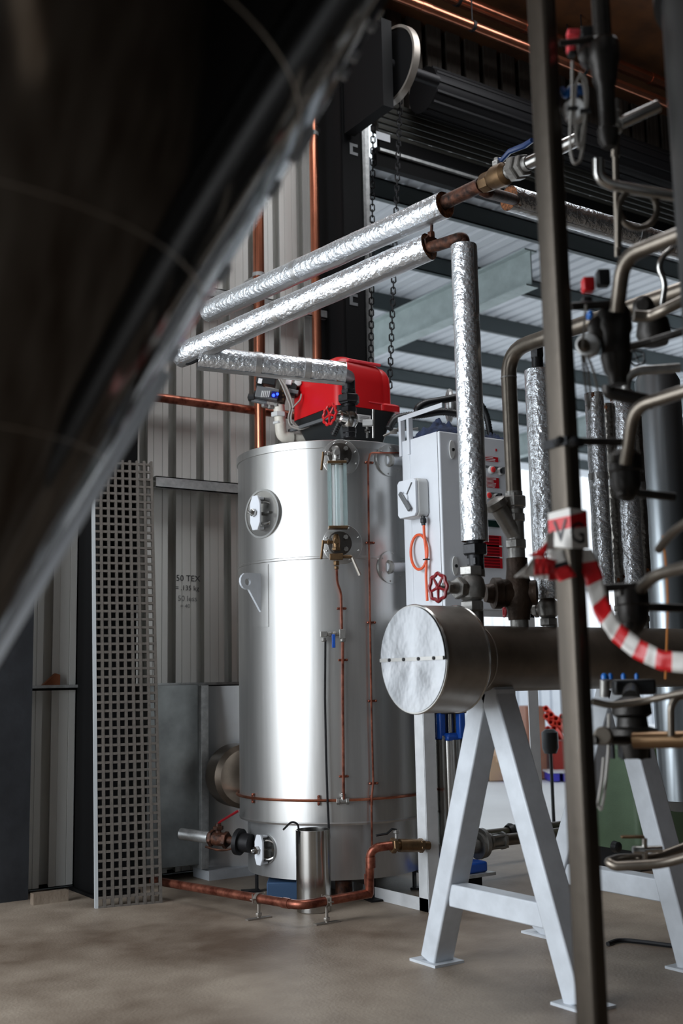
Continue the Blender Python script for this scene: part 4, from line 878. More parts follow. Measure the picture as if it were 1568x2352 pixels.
_, a, c = ylab(1075, 1226, 1153, 1306, 'instruction_label', redlab); lines(a, c, 11, darkred, .8, 5, True, .3); 
for y in (1252, 1278): ylab(1075, y, 1153, y+1.6, 'label_rule', whitelab, .004)
ylab(1088, 1072, 1160, 1074.5, 'engraved_rule', greym); ylab(1088, 1131, 1150, 1133.5, 'engraved_rule', greym); ylab(1137, 1031, 1140, 1037, 'red_mark', redlab)
ylab(1116, 1172, 1144, 1194, 'data_plate', whitelab, .002); ylab(1116, 1195, 1144, 1212, 'display', greensc, .014)
for x, y in ((1127, 1080), (1118, 1139)):
    q = PY(x, y, YC); b = MB(); b.rev(q, -YA, [(0, .027), (.02, .025), (.022, .02)], 20); h2 = b.build('button_ring', offw, cb); MB().rev(q-YA*.02, -YA, [(0, .019), (.008, .018), (.01, .014), (.01, 0)], 18).build('button_cap', MAT('button_red', (220, 60, 60), .35) if x == 1127 else bpy.data.materials['button_red'], h2)
for x, y in ((1147, 1083), (1137, 1143)):
    q = PY(x, y, YC); b = MB(); b.rev(q, -YA, [(0, .027), (.02, .025), (.022, .02)], 20); h2 = b.build('switch_ring', offw, cb); MB().rev(q-YA*.02, -YA, [(0, .019), (.012, .018), (.012, 0)], 16).box(q-YA*.045, (.012, .03, .04)).build('switch_knob', black, h2)
# isolator on the side face and its orange cable
XS = k0.x-.004
def SX(x, y, off=0): return PX(x, y, XS-off)
io = thing('isolator_switch', 'white rotary isolator box on the left side of the cabinet', 'switch', SX(958, 1188))
a, c = SX(938, 1110, .0), SX(988, 1186, .0); y0_, y1_ = min(a.y, c.y), max(a.y, c.y); cy_ = (y0_+y1_)/2; hy = (y1_-y0_)/2*.92
poly = [(-hy, -.125), (-hy*.8, -.15), (hy*.8, -.15), (hy, -.125), (hy, .125), (hy*.8, .15), (-hy*.8, .15), (-hy, .125)]
zc_ = (a.z+c.z)/2; sc_ = (a.z-c.z)/2/.15
poly = [(u_, v_*sc_) for u_, v_ in poly]
MB().prism(poly, V((XS, cy_, zc_)), YA, ZA, -XA, .085).build('box', offw, io, bevel=.01)
MB().prism([(u_*.96, v_*.98) for u_, v_ in poly], V((XS-.085, cy_, zc_)), YA, ZA, -XA, .02).build('lid', white, io, bevel=.004)
q = V((XS-.105, cy_+.01, zc_)); b = MB(); b.rev(q, -XA, [(0, .035), (.012, .033), (.012, 0)], 20); b.build('dial', white, io)
d1 = V((0, -.6, -.75)).normalized(); b = MB(); b.bar(q-XA*.02-d1*.05, q-XA*.02+d1*.11, .03, .018, XA.cross(d1)); b.build('handle', greym, io, bevel=.005)
d1 = V((0, -.6, .75)).normalized(); b = MB(); b.bar(q-XA*.002, q-XA*.002+d1*.12, .006, .01, XA.cross(d1)); b.build('mark', greym, io, smooth=False)
gl = SX(972, 1196, .04); b = MB(); b.hexn(gl, ZA, .022, .03); b.cyl(gl-ZA*.03, gl+ZA*.03, .014, seg=10); b.build('cable_gland', black, io)
oc = thing('orange_cable', 'orange cable coiled below the isolator on the cabinet side', 'cable', SX(972, 1280))
gl2 = SX(973, 1206, .04); top = SX(974, 1232, .03)
MB().tube([gl2, top, SX(978, 1262, .03), SX(979, 1290, .03), SX(978, 1325, .03), SX(981, 1380, .03)], .009, 8, .03).build('run', orange, oc)
loop = [SX(962+19*math.cos(a_)*1.0, 1268+40*math.sin(a_), .028+.012*math.sin(a_)) for a_ in [i*2*math.pi/28 for i in range(28)]]
MB().tube(loop, .009, 8, 0, None, True).build('loop', orange, oc); MB().box(SX(979, 1285, .035), (.03, .035, .008)).build('cable_tie', black, oc, smooth=False)
# ---- cabinet stand and skid frame
sf = thing('equipment_stand', 'white steel angle stand standing on the floor beside the boiler', 'frame', PZ(985, 2098))
q = PZ(985, 2096); XP, YP = q.x, q.y; wpx = .075
def angle(a, b_, u_, v_, w_=.07, t_=.008):
    B = MB(); a, b_ = V(a), V(b_); B.bar(a+u_*w_/2, b_+u_*w_/2, w_, t_, u_); B.bar(a+v_*w_/2, b_+v_*w_/2, w_, t_, v_); return B.build('frame_member', whitefr, sf, smooth=False)
zf = ZB+.02
angle((XP, YP, 0), (XP, YP, zf-.1), YA, XA, .085); angle((XP, YP, .0), (XP, YP+1.35, .0), ZA, XA, .075); angle((XP+.95, YP, 0), (XP+.95, YP, zf), YA, -XA, .085); 
angle((k0.x, YP, zf), (XP+.95, YP, zf), YA, -ZA, .06); angle((XP, YP+1.35, 0), (XP+.95, YP+1.35, 0), ZA, -YA)
angle((k0.x+.02, YP, zf), (k0.x+.02, YP+.5, zf), XA, -ZA, .06)
MB().bb((XP-.004, YP-.004, 0), (XP+.09, YP+.085, .006)).bb((XP-.003, YP-.003, 0), (XP+.006, YP+.085, .085)).build('foot_plate', whitefr, sf, smooth=False)
# upper white bracket frame, black hoses and cloth on the cabinet
uf = thing('top_bracket', 'white angle bracket frame standing behind the cabinet top', 'frame', V((k0.x, ybk-.03, ZT)))
b = MB(); q1, q2 = PX(912, 965, k0.x-.01), PX(1015, 930, k0.x-.01); b.bar(q1, q2, .03, .006, ZA); b.build('top_rail', white, uf, smooth=False)
for x, y in ((918, 966), (936, 960)): 
    q = PX(x, y, k0.x-.01); MB().bb((q.x-.004, q.y-.012, ZT-.1), (q.x+.03, q.y+.012, q.z)).build('upright', white, uf, smooth=False)
def hose(name, label, pts, r, mt=black, seg=10, rib=.018):
    t = thing(name, label, 'hose', pts[0]); P = [V(p) for p in pts]
    q = [P[0]]
    for i in range(1, len(P)-1):
        for j in range(6):
            s_ = j/6; a_ = (P[i-1]+P[i])/2; b2 = (P[i]+P[i+1])/2; q.append(a_*(1-s_)**2+P[i]*2*s_*(1-s_)+b2*s_*s_)
    q.append(P[-1]); L = [0]
    for i in range(1, len(q)): L.append(L[-1]+(q[i]-q[i-1]).length)
    n = int(L[-1]/(rib/2)); out = []; rad = []; k = 0
    for i in range(n+1):
        d = L[-1]*i/n
        while k < len(L)-2 and L[k+1] < d: k += 1
        f_ = (d-L[k])/max(1e-6, L[k+1]-L[k]); out.append(q[k].lerp(q[k+1], f_)); rad.append(r*(1.0 if i % 2 else .82))
    MB().tube(out, rad, seg).build('hose', mt, t, ang=80); return t
def C_(x, y, Y): return PY(x, y, Y)
hose('black_hose', 'ribbed black hose from the burner base over to the cabinet top', [C_(893, 985, 5.95), C_(905, 962, 5.95), C_(930, 955, 5.95), C_(975, 952, 5.9), C_(1010, 944, 5.9), C_(1050, 950, 5.85)], .028)
hose('black_hose', 'ribbed black hose looping upward behind the cabinet top', [C_(960, 950, 5.8), C_(956, 938, 5.8), C_(975, 925, 5.8), C_(1010, 920, 5.8), C_(1050, 912, 5.8)], .026)
hose('black_hose', 'ribbed black hose dropping behind the upright foil pipe to the cabinet', [C_(1100, 925, 5.7), C_(1112, 940, 5.7), C_(1120, 965, 5.7), V((C_(1128, 1000, 5.7).x, 5.7, ZT-.005))], .024)
fl = thing('round_flange', 'pale round flange ring behind the cabinet top', 'flange', C_(1030, 960, 5.9)); qf = C_(1032, 932, 5.95); b = MB(); b.torus(qf, V((.8, -.5, 0)), .1, .02, 28, 8); b.rev(qf, V((.8, -.5, 0)), [(0, .085), (.15, .085)], 24); b.build('ring', galv, fl)
# crumpled blue cloth
def clothmesh(name, label, c, sx, sy, hh, seed, drop=None):
    t = thing(name, label, 'cloth', c); n = 26; vs = []
    for i in range(n+1):
        for j in range(n+1):
            u_, v_ = i/n-.5, j/n-.5; e = max(0, 1-(2*u_)**2)*max(0, 1-(2*v_)**2)
            z = hh*e**.5*(.55+.9*abs(noise.noise(V((u_*5+seed, v_*5, 0)))))+.02*noise.noise(V((u_*14, v_*14, seed)))*e
            vs.append(V(c)+V((u_*sx*(1+.2*noise.noise(V((v_*4, seed, 0)))), v_*sy*(1+.2*noise.noise(V((u_*4, seed, 3)))), max(z, 0))))
    fs = [(i*(n+1)+j, i*(n+1)+j+1, (i+1)*(n+1)+j+1, (i+1)*(n+1)+j) for i in range(n) for j in range(n)]
    MB().add(vs, fs).build('cloth', navy, t, ang=180)
clothmesh('blue_jacket', 'crumpled dark blue jacket lying on top of the cabinet', V((k0.x+.16, YC+.2, ZT)), .3, .3, .12, 4)
clothmesh('blue_glove', 'dark blue glove end lying on the cabinet top right of the foil pipe', V((k0.x+.52, YC+.1, ZT)), .2, .1, .05, 9)
# ================================================================ PUMP beside the boiler
pq = PZ(1045, 2035); px_, py_ = pq.x, pq.y; dP = depth(pq)
pu = thing('booster_pump', 'upright steel and blue multistage pump behind the A-frame stand', 'pump', (px_, py_, 0))
def pz(y): return PD(1045, y, dP+(.15*(y < 1900))*0).z
rpu = m(36, dP)
b = MB(); b.rev((px_, py_, pz(1960)), ZA, [(0, rpu), (pz(1700)-pz(1960), rpu)], 32); b.build('column', steel, pu)
MB().rev((px_, py_, pz(1702)), ZA, [(0, rpu*1.25), (.035, rpu*1.25), (.05, rpu)], 4, math.pi/4).build('motor_stool', blue, pu, bevel=.01)
for a_ in range(4):
    an = a_*math.pi/2+.5; MB().cyl((px_+rpu*1.12*math.cos(an), py_+rpu*1.12*math.sin(an), pz(1975)), (px_+rpu*1.12*math.cos(an), py_+rpu*1.12*math.sin(an), pz(1690)), .011, seg=8).build('stay_bolt', steel, pu)
for a_ in range(4):
    an = a_*math.pi/2+.2; MB().box((px_+rpu*.9*math.cos(an), py_+rpu*.9*math.sin(an), pz(1668)), (.05, .05, m(60, dP))).build('bracket', blue, pu, bevel=.01)
MB().rev((px_, py_, pz(1690)), ZA, [(0, .04), (.25, .04)], 16).build('coupling', steel, pu)
MB().rev((px_, py_, pz(1640)), ZA, [(0, rpu*1.1), (.02, rpu*1.15), (.5, rpu*1.1), (.53, rpu*.6)], 28).build('motor', blackc, pu)
MB().bb((px_-.13, py_-.19, .10), (px_+.13, py_+.16, .17)).build('foot', blue, pu, bevel=.015); MB().bb((px_-.17, py_-.22, .08), (px_+.17, py_+.2, .10)).build('base_plate', galv, pu, smooth=False)
for sx_ in (-.12, .12): MB().bb((px_+sx_-.03, py_-.1, 0), (px_+sx_+.03, py_+.1, .08)).build('plinth', dark, pu, smooth=False)
for s_ in (-1, 1): MB().rev((px_+s_*.14, py_, .24), XA*s_, [(0, .05), (.06, .05), (.06, .09), (.085, .09), (.09, .05)], 24).build('port_flange', castm, pu)
# delivery pipes to the right of the pump with flanged valves
dl2 = thing('delivery_pipe', 'steel pipe with bolted flange running right from the pump', 'pipe', (px_+.3, py_, .24))
A = V((px_+.2, py_, PZ(1120, 1930, .3).z)); zz_ = PD(1115, 1936, depth((px_+.25, py_, .25))).z
b = MB(); b.cyl((px_+.23, py_, zz_), (px_+1.6, py_, zz_), .04, seg=16); b.build('pipe', skidm, dl2)
b = MB(); b.rev((px_+.225, py_, zz_), XA, [(0, .1), (.03, .1), (.04, .05)], 24); b.build('flange', castm, dl2)
b = MB(); b.rev((px_+.30, py_, zz_), XA, [(0, .06), (.02, .06), (.02, .045), (.12, .045), (.12, .06), (.14, .06)], 12)
for a_ in range(4): an = a_*math.pi/2+.8; b.cyl((px_+.29, py_+.055*math.cos(an), zz_+.055*math.sin(an)), (px_+.45, py_+.055*math.cos(an), zz_+.055*math.sin(an)), .008, seg=6)
b.build('bolted_union', castm, dl2)
y2 = py_+.45; z2 = PY(1190, 1908, y2).z; xa2 = PY(1120, 1905, y2).x
dl3 = thing('return_pipe', 'second pipe behind with black lever valve, beyond the A-frame', 'pipe', (xa2, y2, z2))
b = MB(); b.cyl((xa2-.2, y2, z2), (xa2+1.6, y2, z2), .035, seg=14); b.build('pipe', skidm, dl3)
q = PY(1192, 1908, y2); b = MB(); b.rev((q.x-.12, y2, z2), XA, [(0, .05), (.03, .065), (.06, .05), (.18, .05), (.21, .065), (.24, .05)], 10); b.cyl((q.x, y2, z2), (q.x, y2, z2+.11), .022, seg=10); b.build('valve_body', black, dl3); MB().cyl((xa2+1.3, y2, 0), (xa2+1.3, y2, z2), .02, seg=8).build('support_leg', dark, dl3)
b = MB(); b.tube([(q.x-.03, y2, z2+.11), (q.x+.03, y2-.02, z2+.13), (q.x+.2, y2-.05, z2+.15)], .01, 6); b.build('lever', darkred, dl3)
# ================================================================ FOREGROUND POST (rectangular hollow section) and barrier tape
PXc, PYc = 2.24, 2.2
po = thing('steel_post', 'tall dark rectangular steel post in the right foreground', 'post', (PXc+.027, PYc+.037, 0))
b = MB(); loft(b, [(rrect(PXc, PYc, PXc+.056, PYc+.078, .014, 6), 0), (rrect(PXc, PYc, PXc+.056, PYc+.078, .014, 6), 5.2)]); b.build('section', MAT('post_steel', (72, 65, 57), .36, .7, (5, .2, (4, 4, .6)), (20, .08)), po, ang=30)
MB().bb((PXc-.05, PYc-.04, 0), (PXc+.11, PYc+.12, .012)).build('foot_plate', dark, po, smooth=False)
# tape: strips striped red and white
def strip(name, pts, wd, par, dirs, cols, mats=(taper, tapew, tapek), twist=0):
    """ribbon along pts, width direction dirs[i]; cols = list of (t, material index)"""
    n = 72; P = []; D = []
    for i in range(n+1):
        f_ = i/n*(len(pts)-1); k = min(int(f_), len(pts)-2); P.append(V(pts[k]).lerp(V(pts[k+1]), f_-k)); D.append(V(dirs[k]).lerp(V(dirs[k+1]), f_-k).normalized())
    Q = [P[0]]+[(P[i-1]+P[i]*2+P[i+1])/4 for i in range(1, n)]+[P[-1]]
    b = MB(); vs = []
    for i in range(n+1):
        for j in range(5):
            e = (j/4-.5); nn = (CF*-1); vs.append(Q[i]+D[i]*wd*e+nn*.006*noise.noise(V((i*.2, j*.9, twist))))
    for i in range(n):
        for j in range(4):
            t_ = i/n; k = [c for tt, c in cols if tt <= t_ or tt == 0][-1]; b.add([], []); b.f.append((i*5+j, i*5+j+1, i*5+j+6, i*5+j+5)); b.mi.append(k)
    b.v = [V(v) for v in vs]; o = b.build(name, mats, par, ang=180); sd = o.modifiers.new('thin', 'SOLIDIFY'); sd.thickness = .0006; return o
tp = thing('barrier_tape', 'red and white barrier tape tied round the dark post and trailing right', 'tape', PD(1300, 1330, 3.1))
dp_ = 3.1
e_ = .004
def PF(x, y):     # point on the post's left (-X) face or front (-Y) face
    q = PX(x, y, PXc-e_); 
    return q if q.y >= PYc-e_ else PY(x, y, PYc-e_)
def wrap(name, zt0, zt1, zt2, zb0, zb1, zb2, mt):
    ya_, yb_ = PYc+.08, PYc-e_; xr = PXc+.062
    top = [V((PXc-e_, ya_, zt0)), V((PXc-e_, yb_, zt1)), V((xr, yb_, zt2))]; bot = [V((PXc-e_, ya_, zb0)), V((PXc-e_, yb_, zb1)), V((xr, yb_, zb2))]
    b = MB(); b.add(top+bot, [(0, 1, 4, 3), (1, 2, 5, 4)]); o = b.build(name, mt, tp, smooth=False); return o
zq = lambda y: PX(1302, y, PXc).z
def zl(x, y): return PX(x, y, PXc).z
zA = lambda y: zl(1268, y); zB = lambda y: zl(1302, y); zC = lambda y: PY(1340, y, PYc).z
wrap('tape_band', zA(1178), zB(1168), zC(1172), zA(1234), zB(1222), zC(1222), tapew)
e_ = .005; wrap('tape_band', zA(1194), zB(1186), zC(1174), zA(1224), zB(1214), zC(1218), taper)
e_ = .0055; wrap('tape_band', zA(1224), zB(1216), zC(1210), zA(1254), zB(1262), zC(1260), tapew)
q = PX(1272, 1246, PXc-.006); text('tape_letter', 'V', q, -YA, ZA*1, .088, tapek, tp, .001)
q = PY(1308, 1246, PYc-.006); text('tape_letter', 'G', q, XA, ZA, .085, tapek, tp, .001)
U_ = CU
strip('bow_loop', [PD(1272, 1238, 3.1), PD(1248, 1250, 3.08), PD(1230, 1275, 3.07), PD(1238, 1285, 3.07)], .05, tp, [CU, CU*.9+CR*.3, CR, CR*.8-CU*.3], [(0, 1), (.45, 0), (.75, 1)], twist=1)
strip('bow_tail', [PD(1290, 1310, 3.07), PD(1255, 1300, 3.05), PD(1222, 1302, 3.05), PD(1196, 1312, 3.04)], .045, tp, [CU, CU, CU, CU*.6+CR*.7], [(0, 0), (.62, 1)], twist=2)
strip('lower_tail', [PD(1282, 1322, 3.08), PD(1262, 1324, 3.06), PD(1230, 1318, 3.06), PD(1206, 1316, 3.06)], .022, tp, [CU, CU, CU, CU], [(0, 0), (.35, 1), (.8, 1)], twist=3)
strip('knot_fold', [PD(1276, 1262, 3.07), PD(1285, 1300, 3.06), PD(1304, 1330, 3.06)], .05, tp, [CR, CR+CU*.3, CR+CU*.3], [(0, 1), (.4, 2), (.55, 0)], twist=4)
strip('hanging_tape', [PD(1338, 1262, 3.12), PD(1362, 1320, 3.1), PD(1378, 1392, 3.08), PD(1415, 1452, 3.05), PD(1465, 1492, 3.0), PD(1520, 1518, 2.95), PD(1590, 1524, 2.9)], .052, tp, [CR, CR*.9+CU*.3, CR*.7+CU*.7, CU*.9+CR*.5, CU*.9+CR*.4, CU, CU],
      [(0, 1), (.08, 0), (.2, 1), (.3, 0), (.4, 1), (.5, 0), (.56, 1), (.64, 0), (.72, 1), (.78, 0), (.88, 1), (.95, 0)], twist=6)
# ================================================================ RIGHT-HAND PIPE SKID (close to the camera)
def lathe_px(b, x, prof, d, k=None, seg=20, dx=0):   # vertical turned body: prof = [(y px, radius px)] from top to bottom
    q = PD(x, prof[0][0], d); pr_ = []
    for y, r in prof[::-1]: pr_.append((PD(x, y, d).z, m(r, d)))
    b.rev((q.x, q.y, pr_[0][0]), ZA, [(z-pr_[0][0], r) for z, r in pr_], seg, 0, k)
def T(pts, r, d=None, seg=14, bend=.05, name='pipe', mt=skidm, par=None):
    P = [PD(x, y, dd[0] if dd else d) for x, y, *dd in pts]; return MB().tube(P, r, seg, bend).build(name, mt, par)
def disc(x, y, r, d, par, name='end_disc', mt=offw, th=.03, ax=None):
    q = PD(x, y, d); ax = ax or V((-.8, -.55, .05)).normalized(); return MB().rev(q, ax, [(-th, m(r, d)), (0, m(r, d)), (.004, m(r*.85, d)), (.004, 0)], 24).build(name, mt, par)
va = thing('valve_stack', 'topmost dark valve body of the pipe skid, beside the post top', 'valve', PD(1380, 370, 3.3))
b = MB(); lathe_px(b, 1376, [(-40, 21), (100, 21), (106, 30), (118, 37), (160, 35), (168, 31), (205, 27), (225, 20), (320, 19), (325, 24), (352, 22), (368, 14)], 3.3); b.build('body', skiddark, va)
q = PD(1352, 125, 3.28); MB().rev(q, V((-.8, -.5, 0)), [(-.03, m(26, 3.3)), (.01, m(24, 3.3)), (.02, m(12, 3.3)), (.02, 0)], 18).build('side_boss', skiddark, va)
T([(1284, 100), (1330, 95), (1362, 88)], m(7, 3.25), 3.25, par=va, name='rod', mt=skiddark)
for x, y, w_, h_, mt, nm in ((1316, 78, 30, 16, pinkr, 'red_knob'), (1310, 112, 18, 20, pinkr, 'red_knob'), (1348, 76, 30, 26, black, 'black_block'), (1336, 108, 20, 26, black, 'black_block'), (1313, 124, 18, 10, black, 'black_block')): MB().box(PD(x, y, 3.32), (m(w_, 3.3), .03, m(h_, 3.3)), (ux, fy, ZA)).build(nm, mt, va, bevel=.005)
MB().tube([PD(1290, 205, 3.35), PD(1300, 222, 3.33), PD(1306, 205, 3.33), PD(1328, 198, 3.33), PD(1338, 212, 3.35)], m(8, 3.3), 10, .03).build('blue_lever', bluev, va)
disc(1318, 250, 27, 3.3, va); T([(1330, 200), (1325, 330)], m(9, 3.35), 3.36, par=va, name='drop_pipe', mt=steel)
T([(1374, 365), (1375, 408), (1400, 425), (1480, 440), (1580, 455)], m(13, 3.4), 3.4, par=va, name='outlet_pipe', mt=steel, bend=.04)
cbl = thing('cable_loops', 'pale cable coiled in long loops beside the topmost valve', 'cable', PD(1325, 380, 3.2))
MB().tube([PD(x, y, 3.2) for x, y in ((1314, 140), (1314, 240), (1309, 290), (1310, 350), (1318, 378), (1332, 370), (1340, 330), (1346, 250), (1342, 200), (1334, 170), (1322, 190), (1318, 245), (1321, 310), (1330, 350), (1338, 300), (1350, 230), (1345, 180), (1330, 165))], m(3.6, 3.2), 6, .03).build('cable', cable, cbl)
MB().box(PD(1315, 249, 3.19), (.03, .012, .008), (ux, fy, ZA)).build('cable_tie', black, cbl, smooth=False); MB().box(PD(1344, 255, 3.19), (.03, .012, .01), (ux, fy, ZA)).build('cable_tie', black, cbl, smooth=False)
te = thing('pipe_tee', 'steel tee fitting with bright side pipe right of the topmost valve', 'fitting', PD(1405, 310, 3.45))
b = MB(); lathe_px(b, 1407, [(234, 18), (262, 19), (264, 17), (308, 17), (312, 9)], 3.45); b.build('tee', castm, te)
T([(1425, 283), (1512, 243)], m(14, 3.4), 3.4, par=te, mt=steel)
b = MB(); b.tube([PD(1413, 312, 3.45), PD(1413, 360, 3.45)], m(10, 3.45), 10); b.tube([PD(1413, 350, 3.45), PD(1416, 470, 3.45), PD(1418, 590, 3.45)], m(7, 3.45), 10); b.build('thin_pipe', skidm, te)
gl_ = thing('pigtail_pipe', 'small steel pipe bent into a round pigtail loop at the right', 'pipe', PD(1420, 560, 3.4)); 
pts = [PD(1420, 570, 3.4), PD(1420, 500, 3.4)]+[PD(1465-44*math.cos(a_), 480-44*math.sin(a_), 3.4+.03*a_/6) for a_ in [i*2*math.pi/20*.95 for i in range(21)]]
MB().tube(pts, m(7.5, 3.4), 10).build('loop', skidm, gl_)
ea = thing('bent_pipe', 'thick bent steel pipe coming down from the right at mid height', 'pipe', PD(1418, 710, 3.2)); T([(1590, 528, 3.0), (1432, 590, 3.2), (1416, 715, 3.25)], m(18, 3.2), bend=.06, par=ea)
# second assembly
vb = thing('valve_stack', 'middle valve body of the pipe skid, with red and black switch boxes', 'valve', PD(1405, 890, 3.3))
b = MB(); lathe_px(b, 1408, [(695, 24), (720, 38), (760, 40), (775, 34), (815, 33), (822, 37), (860, 30), (872, 22), (892, 20)], 3.32); b.build('body', skiddark, vb)
q = PD(1376, 750, 3.3); MB().rev(q, V((-.8, -.5, 0)), [(-.04, m(30, 3.3)), (.0, m(28, 3.3)), (.01, m(16, 3.3)), (.01, 0)], 18).build('side_boss', skiddark, vb)
disc(1348, 790, 27, 3.3, vb, mt=offw); disc(1338, 790, 14, 3.27, vb, 'disc_hub', skidm)
T([(1312, 704), (1395, 699)], m(9, 3.3), 3.28, par=vb, name='rod', mt=skiddark)
for x, y, w_, h_, mt, nm in ((1350, 655, 28, 34, red, 'red_switch_box'), (1384, 640, 30, 40, black, 'black_switch_box'), (1346, 690, 24, 12, black, 'switch_foot'), (1354, 724, 12, 18, bluev, 'blue_lever')): MB().box(PD(x, y, 3.36), (m(w_, 3.3), .04, m(h_, 3.3)), (ux, fy, ZA)).build(nm, mt, vb, bevel=.006)
for k, pts in enumerate((((1345, 700), (1340, 760), (1336, 800)), ((1336, 815), (1342, 860), (1348, 920), (1350, 940)), ((1340, 815), (1350, 850), (1356, 905), (1354, 940)), ((1348, 815), (1362, 850), (1374, 900), (1368, 945)))): MB().tube([PD(x, y, 3.22) for x, y in pts], m(3, 3.2), 6, .02).build('cable', cable, vb)
T([(1397, 885), (1397, 902), (1420, 906), (1500, 925)], m(16, 3.4), 3.4, par=vb, name='outlet_pipe', mt=skiddark, bend=.03)
for (pts, r, mt, lb) in (([(1455, 725, 3.6), (1490, 728, 3.6), (1520, 715, 3.55), (1590, 680, 3.5)], 13, skidm, 'short steel pipe with collar running right beside the middle valve'), ([(1400, 805, 3.5), (1470, 792, 3.5), (1590, 755, 3.4)], 9, skiddark, 'thin dark pipe below the middle valve, running right'), ([(1436, 905, 3.8), (1438, 868, 3.8), (1462, 852, 3.8), (1560, 845, 3.8)], 11, castm, 'bright steel elbow pipe low behind the middle valve'), ([(1590, 893, 3.0), (1456, 935, 3.15), (1436, 1065, 3.2)], 16, skidm, 'bent steel pipe entering from the right at the lower middle'), ([(1590, 1298, 2.95), (1500, 1322, 3.1), (1472, 1352, 3.2)], 15, skidm, 'bent steel pipe entering from the right at the barrier tape'), ([(1590, 1190, 2.9), (1540, 1225, 3.0), (1512, 1262, 3.1)], 11, skidm, 'short angled steel pipe at the right frame edge'), ([(1545, 570, 3.7), (1520, 590, 3.7), (1512, 615, 3.7), (1528, 650, 3.7), (1520, 700, 3.7)], 7, steel, 'thin curly steel pipe by the far right tank')):
    t_ = thing('skid_pipe', lb, 'pipe', PD(pts[0][0], pts[0][1], pts[0][2])); T(pts, m(r, pts[0][2]), bend=.05, par=t_, mt=mt)
dvv = thing('dark_valve', 'dark round valve casting at right, between the bent pipes', 'valve', PD(1500, 780, 3.7)); b = MB(); lathe_px(b, 1498, [(722, 16), (735, 34), (770, 40), (795, 30), (800, 14)], 3.7); b.rev(PD(1476, 702, 3.7), V((-.8, -.5, 0)), [(-.05, m(24, 3.7)), (0, m(24, 3.7)), (.01, m(14, 3.7)), (.01, 0)], 20); b.build('casting', skiddark, dvv)
handwheel('handwheel', PD(1462, 822, 3.75), V((-.6, -.8, .1)), m(18, 3.75), dvv, black, 4, lobes=5)
# third and fourth
for (nm, lb, x, y0, d, rod, pipe) in (('valve_stack', 'lower valve body of the pipe skid, level with the tape on the post', 1434, 1035, 3.25, ((1285, 1012), (1430, 1016)), ((1462, 1132), (1550, 1142))), ('valve_stack', 'lowest valve body of the pipe skid, beside the hanging tape', 1450, 1340, 3.25, ((1348, 1352), (1462, 1347)), ((1485, 1394), (1590, 1398)))):
    t_ = thing(nm, lb, 'valve', PD(x, y0+120, d)); b = MB(); lathe_px(b, x, [(y0, 26), (y0+15, 38), (y0+48, 38), (y0+52, 34), (y0+85, 33), (y0+108, 22), (y0+118, 12), (y0+120, 4)], d); b.build('body', skiddark, t_)
    MB().rev(PD(x-4, y0+98, d-.1), V((-.5, -.85, 0)), [(-.03, m(10, d)), (.0, m(10, d)), (.008, m(5, d)), (.008, 0)], 14).build('bolt_head', skiddark, t_)
    T([rod[0], rod[1]], m(9, d), d-.03, par=t_, name='rod', mt=skiddark); T([pipe[0], pipe[1]], m(10, d), d+.05, par=t_, name='side_pipe', mt=skiddark)
    for dx in (-28, 28): MB().rev(PD(x+dx, y0+20, d-.03), ZA, [(-.01, .01), (.012, .01), (.014, .005)], 8).build('bolt', castm, t_)
clm = thing('post_clamp', 'small dark clamp bolting the level rod to the post', 'clamp', PD(1300, 1010, 3.1)); b = MB()
for x in (1285, 1320): b.rev(PD(x, 1012, 3.05), V((-.5, -.85, 0)), [(-.03, .012), (.01, .012), (.014, .006)], 10)
b.bb((PXc-.006, PYc-.006, PX(1300, 1022, PXc).z), (PXc+.062, PYc+.084, PX(1300, 1002, PXc).z)); b.build('strap', dark, clm)
# lowest manifold
lm = thing('lower_manifold', 'dark bolted valve manifold with a thick bronze-toned pipe under the header', 'manifold', PD(1450, 1740, 3.6))
b = MB(); lathe_px(b, 1448, [(1600, 20), (1612, 44), (1640, 46), (1648, 34), (1668, 36), (1674, 56), (1700, 56), (1706, 36), (1740, 30), (1742, 0.1)], 3.7); b.build('body', skiddark, lm)
for k in range(6): an = k*math.pi/3+.3; q = PD(1448, 1742, 3.7); MB().cyl(q+V((m(40, 3.7)*math.cos(an), m(40, 3.7)*math.sin(an), -.0)), q+V((m(40, 3.7)*math.cos(an), m(40, 3.7)*math.sin(an), .09)), .008, seg=8).build('bolt', dark, lm)
T([(1455, 1700, 3.6), (1600, 1698, 3.5)], m(20, 3.5), par=lm, mt=MAT('bronzed_steel', (126, 100, 74), .32, .9, (8, .2)), name='main_pipe')
T([(1541, 1690, 3.5), (1540, 1620, 3.5), (1556, 1597, 3.5), (1600, 1600, 3.5)], m(9, 3.5), par=lm, mt=skidm, name='hook_pipe', bend=.04)
T([(1360, 1611, 3.5), (1400, 1621, 3.5), (1470, 1612, 3.5), (1600, 1585, 3.4)], m(8, 3.5), par=lm, mt=skidm, name='thin_pipe', bend=.06)
T([(1360, 1700, 3.5), (1440, 1700, 3.6)], m(11, 3.5), par=lm, mt=skiddark, name='rod'); disc(1384, 1690, 21, 3.5, lm, 'end_disc', skidm)
T([(1398, 1640, 3.55), (1398, 1700, 3.55), (1396, 1740, 3.55), (1388, 1820, 3.5), (1380, 1862, 3.5), (1374, 1850, 3.5)], m(4, 3.5), par=lm, mt=cable, name='cable', bend=.03, seg=6)
T([(1386, 1740, 3.5), (1382, 1790, 3.5), (1372, 1850, 3.5)], m(3.5, 3.5), par=lm, mt=cable, name='cable', bend=.03, seg=6)
bt = thing('blue_valve_tops', 'row of small blue valve caps on a dark block under the header', 'valve', PD(1450, 1600, 3.9))
